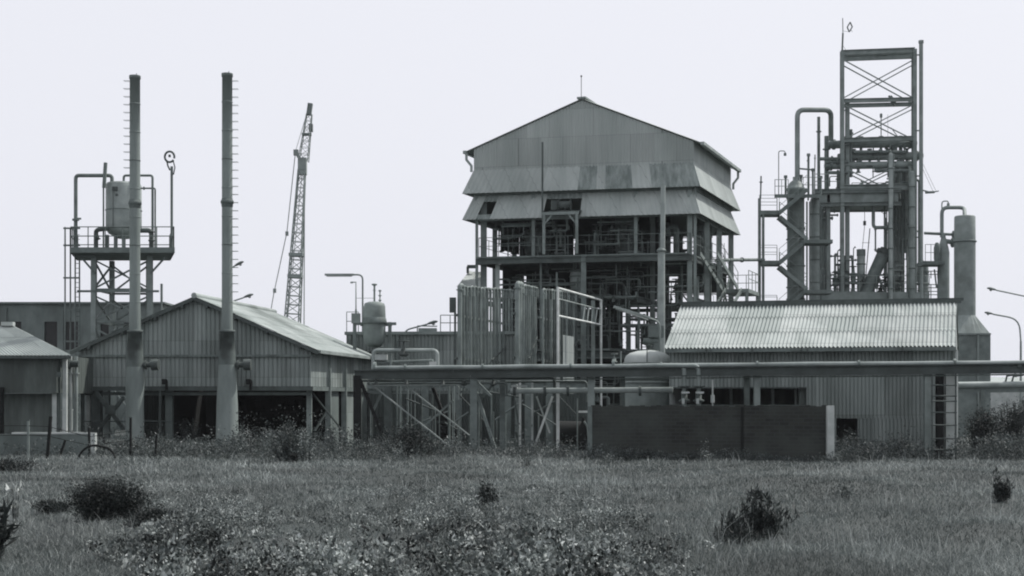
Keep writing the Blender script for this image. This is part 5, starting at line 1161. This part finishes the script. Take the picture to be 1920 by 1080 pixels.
g=MB(); g.lathe(c,[(r*1.15,-.1),(r*1.15,zpv(474)),(r*1.0,zpv(466)),(r*.62,zpv(452)),(r*.42,zpv(444)),(r*.4,zpv(438))],20); T.part('shell',g,ST)
g=MB(); g.tube([Pt(1766,445,Yp),Pt(1766,389,Yp),Pt(1808,389,Yp),Pt(1809,408,Yp-1.5)],.12,10,.4); T.part('arched_pipe',g,ST)
g=MB(); g.tube([Pt(1766,400,Yp),Pt(1766,377,Yp),Pt(1778,377,Yp),Pt(1778,384,Yp)],.04,6,.25); g.box(Pt(1778,384,Yp),(.14,.12,.18)); T.part('lamp_pipe',g,ST)
g=MB(); q=Pt(1757,470,Yp-.3); g.lathe(q,[(.1,-.8),(.15,-.75),(.2,-.5),(.2,.2),(.12,.45),(.08,.5)],14); T.part('catch_pot',g,SR)
g=MB(); g.tube([Pt(1733,437,Yp),Pt(1792,440,Yp)],.09,8); g.tube([Pt(1772,452,Yp),Pt(1792,455,Yp)],.15,8); flange(g,Pt(1786,455,Yp),(1,0,0),.3,.1); flange(g,Pt(1788,440,Yp),(1,0,0),.25,.1); T.part('cross_pipe',g,SR)
g=MB(); g.box(Pt(1745,495,Yp),(1.25,1.6,.22)); railing(g,[Pt(1735,492,Yp-.8),Pt(1756,492,Yp-.8)],1.1,.35,.02); T.part('landing',g,SR)
g=MB(); g.tube([Pt(1792,478,Yp-1),Pt(1792,580,Yp-1)],.03,6); g.tube([Pt(1795,478,Yp-1),Pt(1792,500,Yp-1)],.05,6); T.part('conduit',g,SR)
g=MB()
for py in(510,535,548): railing(g,[Pt(1733,py+12,Yp+.5),Pt(1758,py+12,Yp+.5)],.45,.4,.03)
g.tube([Pt(1752,505,Yp),Pt(1756,540,Yp)],.05,6); T.part('grating_rail',g,SR)

# ================================================================== DISTILLATION TOWER with steel frame
Yf=95; kf=Yf/F; zf_=lambda py:EYE+(HZ-py)*kf
Q=lambda px,py,dy=0:Pt(px,py,Yf+dy)
BKV=lambda px,py,dy: (lambda p:V((p.x+dy*.22,p.y+dy,p.z)))(Pt(px,py,Yf))     # same height, moved back in depth
T=Thing('steel_tower','tall open steel frame with crossed braces, highest structure of the plant at the right','tower',G(1652,Yf))
TWR=T
for px,top,wd,dy in((1579,96,.25,0),(1715,92,.25,0),(1580,100,.2,1.6),(1715,96,.2,1.6),(1589,186,.26,.5),(1540,372,.3,4.5),(1712,372,.3,4.5)):
    g=MB(); b=BKV(px,top,dy); g.ibeam(V((b.x,b.y,-.1)),b,wd,wd); T.part('leg',g,STW)
def beam2(py0,py1,w_,dys=(0,1.6),x0=1579,x1=1715,mt_=STW):
    for dy in dys:
        g=MB(); g.ibeam(BKV(x0,py0,dy),BKV(x1,py1,dy),w_*.8,w_); T.part('beam',g,mt_)
beam2(99,94,.34); beam2(189,186,.26); beam2(263,259,.3); beam2(352,350,.4)
for dy in(0,1.6):
    for (a0,b0,c0,d0) in((1581,112,1713,184),(1581,196,1713,262),(1590,318,1668,356)):
        for p_,q_ in(((a0,b0),(c0,d0)),((a0,d0),(c0,b0))):
            g=MB(); g.bar(BKV(*p_,dy),BKV(*q_,dy),.07); T.part('brace',g,STW)
for z_ in(97,188,262,352):
    for px in(1579,1715):
        g=MB(); g.bar(BKV(px,z_,0),BKV(px,z_,1.6),.2); T.part('tie_beam',g,STW)
g=MB(); g.tube([G(1727,Yf-.2),Q(1727,78,-.2)],.14,8); g.cyl(Q(1727,81,-.2),Q(1727,76,-.2),.18,n=10); T.part('standpipe',g,STW)
g=MB()
for py in(103,245,330,445): g.bar(Q(1715,py,-.1),Q(1727,py,-.2),.08)
T.part('pipe_clip',g,SR)
g=MB(); g.tube([Q(1579,97),Q(1580.5,62)],.06,6); g.tube([Q(1580.5,62),Q(1580,34)],.03,6); g.tube([Q(1581,86),Q(1588,97)],.012,5); T.part('lightning_rod',g,SR)
g=MB()
cc=Q(1593,51,-.0); P4_=[cc+V(p) for p in((-.02,0,-.32),(.18,0,.02),(.04,0,.34),(-.16,0,.0))]
for a,b in zip(P4_,P4_[1:]+P4_[:1]): g.tube([a,b],.045,6)
g.tube([cc+V((.05,0,-.1)),cc+V((.18,0,-.32))],.015,5); g.tube([Q(1580.6,58),cc+V((-.02,0,-.32))],.012,4)
T.part('warning_vane',g,SR)
# main deck and lower deck
def deck(px0,px1,py0,py1,dy0,dy1,name='deck'):
    a,b=BKV(px0,py1,dy0),BKV(px1,py1,dy0); c_,d_=BKV(px1,py1,dy1),BKV(px0,py1,dy1); h_=V((0,0,(py1-py0)*kf))
    g=MB(); g.hexa([a,b,c_,d_,a+h_,b+h_,c_+h_,d_+h_]); T.part(name,g,STW)
deck(1528,1684,360,380,0,4.5); deck(1536,1742,548,566,-.3,4.8)
g=MB(); g.ibeam(BKV(1528,359,-.08),BKV(1690,357,-.08),.2,.3); g.ibeam(BKV(1528,384,-.06),BKV(1690,382,-.06),.2,.26); T.part('edge_beam',g,SR)
for q_ in([BKV(1528,356,.2),BKV(1580,356,.2)],[BKV(1600,355,4.3),BKV(1715,355,4.3)],[BKV(1545,548,-.2),BKV(1742,548,-.2)],[BKV(1545,548,4.6),BKV(1742,548,4.6)]):
    g=MB(); railing(g,q_,1.1,1.15,.028); T.part('railing',g,STW)
for px,dy in((1530,.1),(1553,.1),(1669,.0),(1540,3),(1690,2)):
    g=MB(); b=BKV(px,365,dy); g.bar(V((b.x,b.y,0)),b,.2); T.part('post',g,STW)
# heat exchangers
def exch(label,px0,px1,py,r,dy):
    a,b=BKV(px0,py,dy),BKV(px1,py-2,dy); T=Thing('heat_exchanger',label,'heat exchanger',(a+b)/2,'horizontal heat exchangers in the steel tower')
    d=(b-a).normalized(); g=MB(); g.cyl(a,b,r,n=18); T.part('shell',g,STW)
    for e,s_ in((a,-1),(b,1)):
        g=MB(); g.cyl(e,e+d*.16*s_,r*1.3,n=18); g.cyl(e+d*.165*s_,e+d*.5*s_,r*1.05,r*.8,n=18); T.part('channel_head',g,SR)
    for k_ in(.12,.35,.62,.88):
        for sg in(1,-1): q=a.lerp(b,k_); g=MB(); g.cyl(q+V((0,0,r*.9*sg)),q+V((0,0,(r+.22)*sg)),.1,n=8); flange(g,q+V((0,0,(r+.22)*sg)),(0,0,1),.17); T.part('nozzle',g,SR)

    g=MB()
    for k_ in(.2,.8): q=a.lerp(b,k_); g.box(q-V((0,0,r+.08)),(.3,r*1.6,.3))
    T.part('saddle',g,SR)
exch('uppermost horizontal heat exchanger in the steel tower',1566,1706,267,.27,.8)
exch('second horizontal heat exchanger below the uppermost in the steel tower',1585,1718,290,.27,.9)
exch('lowest horizontal heat exchanger above the cross braces of the steel tower',1560,1702,308,.25,.6)
g=MB(); 
for i,(px0,px1,py) in enumerate(((1536,1584,296),(1548,1590,302),(1552,1590,322),(1640,1712,318),(1600,1700,283))): g.tube([BKV(px0,py,.4),BKV(px1,py,.4)],.12,8); flange(g,BKV((px0+px1)/2,py,.4),(1,0,0),.2,.1)
single('tower_manifold',g,SR,'short fat cross pipes joining the heat exchangers in the steel tower','pipework',Q(1560,300))
pl=[(.11,[BKV(1535,560,2),BKV(1535,208,2)]),(.06,[BKV(1515,372,1),BKV(1515,290,1)]),(.04,[BKV(1527,372,1),BKV(1528,285,1)]),(.16,[BKV(1550,560,1),BKV(1550,250,1)]),(.1,[BKV(1596,330,.5),BKV(1596,240,.5)])]
pipes('vertical_pipes','cluster of vertical pipes left of the steel tower legs',Q(1535,560),pl,SR,rnd=0)
pl=[(.06,[BKV(1540+6*i,565,-.3+i*.6),BKV(1540+6*i,388+6*i,-.3+i*.6),BKV(1560+6*i,388+6*i,-.3+i*.6)]) for i in range(3)]+[(.05,[BKV(1556,378,1),BKV(1556,565,1)]),(.08,[BKV(1540,408,.3),BKV(1562,408,.3)]),(.07,[BKV(1556,392,1.2),BKV(1664,391,1.2)])]
pipes('pipe_bundle','bundle of thin downpipes below the main deck at the left of the steel tower',Q(1550,400),pl,SR)
pl=[(.12,[BKV(1638,380,.5),BKV(1638,425,.5),BKV(1668,425,.5)]),(.06,[BKV(1642,425,.5),BKV(1642,470,.5)]),(.07,[BKV(1660,382,1),BKV(1660,560,1)]),(.05,[BKV(1667,432,.3),BKV(1674,430,.3),BKV(1676,540,.3)]),(.1,[BKV(1706,310,.2),BKV(1706,560,.2)]),(.08,[BKV(1690,330,1.5),BKV(1726,330,1.5),BKV(1726,560,1.5)]),(.06,[BKV(1668,560,-.4),BKV(1675,290,-.4)])]
pipes('pipe_bundle','branching pipes below the main deck at the right of the steel tower',Q(1660,420),pl,STW)
def colm(label,px,dy,r,pytop,pybot,mt_,cat='column',name='process_column',bands=5):
    b=BKV(px,pybot,dy); t=BKV(px,pytop,dy); T=Thing(name,label,cat,b); L_=t.z-b.z
    g=MB(); g.lathe(b,[(r,0),(r,L_-r*.8),(r*.86,L_-r*.35),(r*.5,L_-r*.08),(.05,L_)],22); T.part('shell',g,mt_)
    g=MB()
    for i in range(bands): g.lathe(b+V((0,0,L_*(i+.6)/(bands+.4))),[(r+.002,0),(r+.05,0),(r+.05,.07),(r+.002,.07)],22)
    T.part('flange_ring',g,SR); return T
colm('thick vertical vessel under the right end of the main deck of the steel tower',1684,2.2,.36,296,566,STW)
colm('dark vessel with a conical bottom hanging beside the right leg of the steel tower',1700,1.4,.3,300,470,SR,bands=4)
colm('slender pale column in front of the right legs of the steel tower',1669,-.7,.14,290,566,SL,bands=7)
colm('slender column directly left of the right front leg of the steel tower',1709,-.4,.19,322,566,STW,bands=6)
colm('short dark drum on the main deck left of the cross braces',1578,1.2,.32,318,358,SR,bands=2,name='process_vessel',cat='vessel')
colm('dark drum beside the pipe bundle on the lower deck',1547,1,.4,500,548,SR,bands=2,name='process_vessel',cat='vessel')
colm('dark squat drum at the right end of the lower deck',1733,1,.35,492,566,SR,bands=3,name='process_vessel',cat='vessel')
T=colm('pale upright cylinder with a dark cap left of the tilted cylinder',1615,.6,.27,468,548,SL,bands=2,name='process_vessel',cat='vessel')
g=MB(); t=BKV(1615,470,.6); g.cyl(t-V((0,0,.3)),t+V((0,0,.15)),.30,n=16); T.part('cap',g,SR)
a=BKV(1622,552,.2); b=BKV(1656,476,.2); T=Thing('tilted_cylinder','thick dark cylinder leaning to the right on the lower deck','cylinder',a)
g=MB(); g.cyl(a,b,.42,n=20); T.part('barrel',g,SR)
d=(b-a).normalized(); g=MB(); g.cyl(b-d*.02,b+d*.25,.5,n=20); g.cyl(b+d*.25,b+d*.4,.34,n=16); T.part('cap',g,SDK)
g=MB(); q=a.lerp(b,.86); g.cyl(q,q+V((.6,0,.0)),.13,n=10); flange(g,q+V((.55,0,0)),(1,0,0),.22,.1); T.part('side_nozzle',g,SR)
g=MB(); g.bar(a.lerp(b,.6),BKV(1660,548,.2),.12); T.part('prop',g,SR)
# valves and pumps on lower deck
for i,(px,h_,lb) in enumerate(((1566,40,'leftmost tall valve spindle on the lower deck'),(1576,55,'valve spindle with a bent lamp hook on the lower deck'),(1586,42,'thick valve body under the pipe arch on the lower deck'),(1600,52,'valve body right of the pipe arch on the lower deck'))):
    T=Thing('valve_stand',lb,'valve',BKV(px,548,.3),'valve stands on the lower deck'); b=BKV(px,548,.3); g=MB(); H_=h_*kf
    g.lathe(b,[(.26,0),(.26,.08),(.12,.12),(.12,H_*.3),(.28,H_*.32),(.28,H_*.38),(.17,H_*.42),(.2,H_*.62),(.3,H_*.64),(.3,H_*.69),(.12,H_*.72),(.08,H_*.95)],14); T.part('body',g,SR)
    g=MB(); g.lathe(b+V((0,0,H_*.93)),[(.05,0),(.24,0),(.24,.05),(.05,.05)],14); T.part('handwheel',g,SDK)
pl=[(.09,[BKV(1583,548,.6),BKV(1583,480,.6),BKV(1599,480,.6),BKV(1599,548,.6)]),(.05,[BKV(1571,470+18,.2),BKV(1607,470+17,.2)]),(.04,[BKV(1571,548,.8),BKV(1571,468,.8),BKV(1575,466,.8)]),(.035,[BKV(1600,510,.8),BKV(1601,463,.8),BKV(1604,461,.8)]),(.06,[BKV(1640,548,1),BKV(1640,525,1),BKV(1662,522,1)]),(.08,[BKV(1650,535,.5),BKV(1672,535,.5)]),(.05,[BKV(1555,478,.8),BKV(1600,478,.8)])]
pipes('deck_pipes','small arched pipes among the valves on the lower deck',BKV(1590,548,.6),pl,SR)
g=MB()
for px,py,s_ in((1652,540,.6),(1662,528,.5),(1645,530,.45),(1690,520,.6),(1728,525,.6),(1685,535,.5)): valve(g,BKV(px,py,.8),s_)
single('valve_cluster',g,SDK,'cluster of small dark valves at the foot of the tilted cylinder','valves',BKV(1660,548,.8))
g=MB(); g.tube([BKV(1622,395,1),BKV(1622,415,1)],.02,5); g.box(BKV(1622,415,1),(.16,.16,.3)); g.tube([BKV(1622,420,1),BKV(1617,470,1)],.02,5); g.tube([BKV(1632,425,1),BKV(1624,520,1)],.035,5); g.tube([BKV(1617,452,1),BKV(1632,452,1)],.015,5); g.tube([BKV(1622,395,1),BKV(1622,384,1)],.02,5); single('hanging_tackle',g,SDK,'thin hanging tackle and rods in the open middle of the steel tower','tackle',BKV(1622,384,1))
g=MB(); b=BKV(1727,356,0); g.tube([b,BKV(1748,361,0)],.05,6); g.tube([BKV(1735,361,0),BKV(1752,360,0)],.09,6); g.tube([BKV(1752,360,0),BKV(1760,358,0)],.04,5); g.tube([BKV(1727,300,0),BKV(1755,358,0)],.012,4); g.tube([BKV(1730,316,0),BKV(1750,360,0)],.012,4); single('jib_arm',g,SR,'small arm with stay wires sticking out from the right of the steel tower','arm',b)
g=MB(); 
b=BKV(1653,262,.8); g.tube([b,BKV(1653,208,.8)],.035,6); g.cyl(BKV(1653,216,.8),BKV(1653,209,.8),.09,n=8); g.tube([BKV(1666,262,1),BKV(1666,209,1)],.012,4); g.tube([BKV(1672,234,1),BKV(1690,258,1)],.03,5)
g.bar(BKV(1668,180,.2),BKV(1678,192,.2),.25); g.tube([BKV(1667,178,.2),BKV(1672,190,.2),BKV(1678,198,.2)],.07,6); single('mast_fittings',g,SR,'thin masts and a hung fitting inside the upper bays of the steel tower','mast',b)
T=Thing('pipe_tangle','tangle of thin pipes filling the lower deck of the steel tower','pipework',BKV(1640,548,1))
rr_=random.Random(21)
for i in range(44):
    px=rr_.uniform(1545,1738); dy=rr_.uniform(0,4); a,b=sorted((rr_.uniform(470,548),rr_.uniform(490,552))); q_=rr_.uniform(.025,.09)
    if 1603<px<1668: a=max(a,515)
    pts=[BKV(px,b,dy),BKV(px,a,dy)]
    if rr_.random()<.6: pts.append(BKV(px+rr_.uniform(-18,18),a,dy))
    g=MB(); g.tube(pts,q_,6,.15); flange(g,BKV(px,(a+b)/2,dy),(0,0,1),q_*1.8,.06); T.part('pipe',g,rr_.choice((SR,STW,SDK)))
T=Thing('pipe_tangle','tangle of pipes climbing the right side of the steel tower','pipework',BKV(1695,450,1))
for i in range(26):
    px=rr_.uniform(1662,1716); dy=rr_.uniform(.2,3); a=rr_.uniform(300,470); b=min(560,a+rr_.uniform(40,170)); q_=rr_.uniform(.03,.09)
    pts=[BKV(px,b,dy),BKV(px,a,dy)]
    if rr_.random()<.6: pts.append(BKV(px+rr_.uniform(-14,14),a,dy))
    g=MB(); g.tube(pts,q_,6,.15); flange(g,BKV(px,(a+b)/2,dy),(0,0,1),q_*1.8,.06); T.part('pipe',g,rr_.choice((SR,STW,SDK)))
T=Thing('pipe_tangle','small fittings and pipes around the heat exchangers of the steel tower','pipework',BKV(1640,300,1))
for i in range(26):
    px=rr_.uniform(1548,1710); dy=rr_.uniform(0,1.6); a=rr_.uniform(255,340); b=a+rr_.uniform(8,30); q_=rr_.uniform(.03,.08)
    pts=[BKV(px,b,dy),BKV(px,a,dy),BKV(px+rr_.uniform(-16,16),a,dy)]
    g=MB(); g.tube(pts,q_,6,.15); flange(g,BKV(px,(a+b)/2,dy),(0,0,1),q_*1.8,.06); T.part('pipe',g,rr_.choice((SR,STW,SDK)))
# main distillation column and its arch
Yc_=93; b=G(1492,Yc_); r=16*Yc_/F; z=lambda py:EYE+(HZ-py)*Yc_/F
T=Thing('distillation_column','thick grey distillation column standing beside the zigzag stair','column',b)
g=MB(); g.lathe(b,[(r,-.1),(r,z(358)),(r*1.12,z(357)),(r*1.12,z(353)),(r*.98,z(352)),(r*.86,z(346)),(r*.6,z(341)),(r*.34,z(338)),(r*.34,z(332))],28); T.part('shell',g,STW)
g=MB()
for py in(372,430,450,500,540,562): g.lathe(b+V((0,0,z(py))),[(r+.002,0),(r+.06,0),(r+.06,.08),(r+.002,.08)],28)
T.part('flange_ring',g,SR)
g=MB(); g.tube([Pt(1495,340,Yc_),Pt(1495,206,Yc_),Pt(1558,206,Yc_+.5),Pt(1558,262,Yc_+2)],.17,10,.5); T.part('overhead_pipe',g,STW)
g=MB(); g.hexa([Pt(1452,371,Yc_-1.2),Pt(1540,371,Yc_-1.2),Pt(1540,371,Yc_+1.0),Pt(1452,371,Yc_+1.0)]+[p+V((0,0,.24)) for p in(Pt(1452,371,Yc_-1.2),Pt(1540,371,Yc_-1.2),Pt(1540,371,Yc_+1.0),Pt(1452,371,Yc_+1.0))]); T.part('top_platform',g,SR)
g=MB(); q=[Pt(1453,364,Yc_-1.1),Pt(1478,364,Yc_-1.1)]; railing(g,q,.95,.45,.022); railing(g,[Pt(1453,364,Yc_-1.1),Pt(1453,364,Yc_+.9)],.95,.8,.022); railing(g,[Pt(1506,364,Yc_-1.1),Pt(1540,364,Yc_-1.1)],1.1,.5,.022); T.part('railing',g,STW)
g=MB(); g.tube([Pt(1460,366,Yc_-.6),Pt(1460,283,Yc_-.6),Pt(1472,283,Yc_-.6),Pt(1472,290,Yc_-.6)],.03,6,.15); g.cyl(Pt(1472,292,Yc_-.6),Pt(1472,287,Yc_-.6),.09,n=8); T.part('platform_lamp',g,SR)
g=MB()
for px,pt in((1473,331),(1502,330),(1516,290),(1524,318),(1539,332)): g.tube([Pt(px,366,Yc_+.2),Pt(px,pt,Yc_+.2)],.07,6); g.cyl(Pt(px,pt+3,Yc_+.2),Pt(px,pt-2,Yc_+.2),.12,n=8)
g.tube([Pt(1497,316,Yc_),Pt(1520,318,Yc_+.2)],.06,6); T.part('relief_pipe',g,SR)
g=MB(); g.tube([Pt(1513,565,Yc_+.6),Pt(1513,378,Yc_+.6)],.06,6); g.tube([Pt(1518,565,Yc_+.6),Pt(1518,378,Yc_+.6)],.04,6); T.part('side_pipe',g,SR)
colm('second slimmer column right of the thick distillation column',1528,-.8,.32,372,600,STW,bands=5)
# stair tower
T=Thing('stair_tower','zigzag open stair with landings left of the thick distillation column','stairs',G(1440,Yc_-1.6)); Yq=Yc_-1.4
for px,top,dy,r_ in((1424,372,0,.10),(1431,402,0,.09),(1424,398,1.6,.09)):
    g=MB(); q=G(px,Yq+dy); g.tube([q,up(q,EYE+(HZ-top)*Yq/F)],r_,8); T.part('post',g,SR)
g=MB(); g.tube([Pt(1426,372,Yq),Pt(1427,330,Yq)],.05,6); g.lathe(Pt(1427,343,Yq),[(.04,0),(.14,.05),(.04,.12)],8); T.part('finial',g,SR)
for i,py in enumerate((402,496,590)):
    p_=[Pt(1424,py,Yq-.1),Pt(1461,py,Yq-.1)]; p2=[q+V((.3,1.5,0)) for q in p_]
    g=MB(); g.hexa([p_[0],p_[1],p2[1],p2[0]]+[V((q.x,q.y,q.z+.26)) for q in(p_[0],p_[1],p2[1],p2[0])]); T.part('landing',g,SR)
    g=MB(); railing(g,[p_[0]+V((0,0,.26)),p_[1]+V((-.15,0,.26))],1.0,1.3,.018); railing(g,[p2[0]+V((0,0,.26)),p2[1]+V((-.15,0,.26))],1.0,1.3,.018); T.part('railing',g,STW)
    a=Pt(1461,py-2,Yq-.2); b_=Pt(1514,py-47,Yq-.2); g=MB(); stairs(g,a,b_,V((0,.75,0)),.2); T.part('flight',g,SR)
    g=MB(); stair_rail(g,a,b_,.95,.018); T.part('railing',g,STW)
    if i<2:
        a=Pt(1462,py+4,Yq+.65); b_=Pt(1514,py+47,Yq+.65); g=MB(); stairs(g,a,b_,V((0,.75,0)),.2); T.part('flight',g,STW)
        g=MB(); stair_rail(g,a,b_,.95,.018); T.part('railing',g,STW)
        g=MB(); p0=Pt(1510,py+51,Yq-.2); g.box(p0+V((.8,.7,0)),(1.9,1.7,.24)); T.part('landing',g,SR)
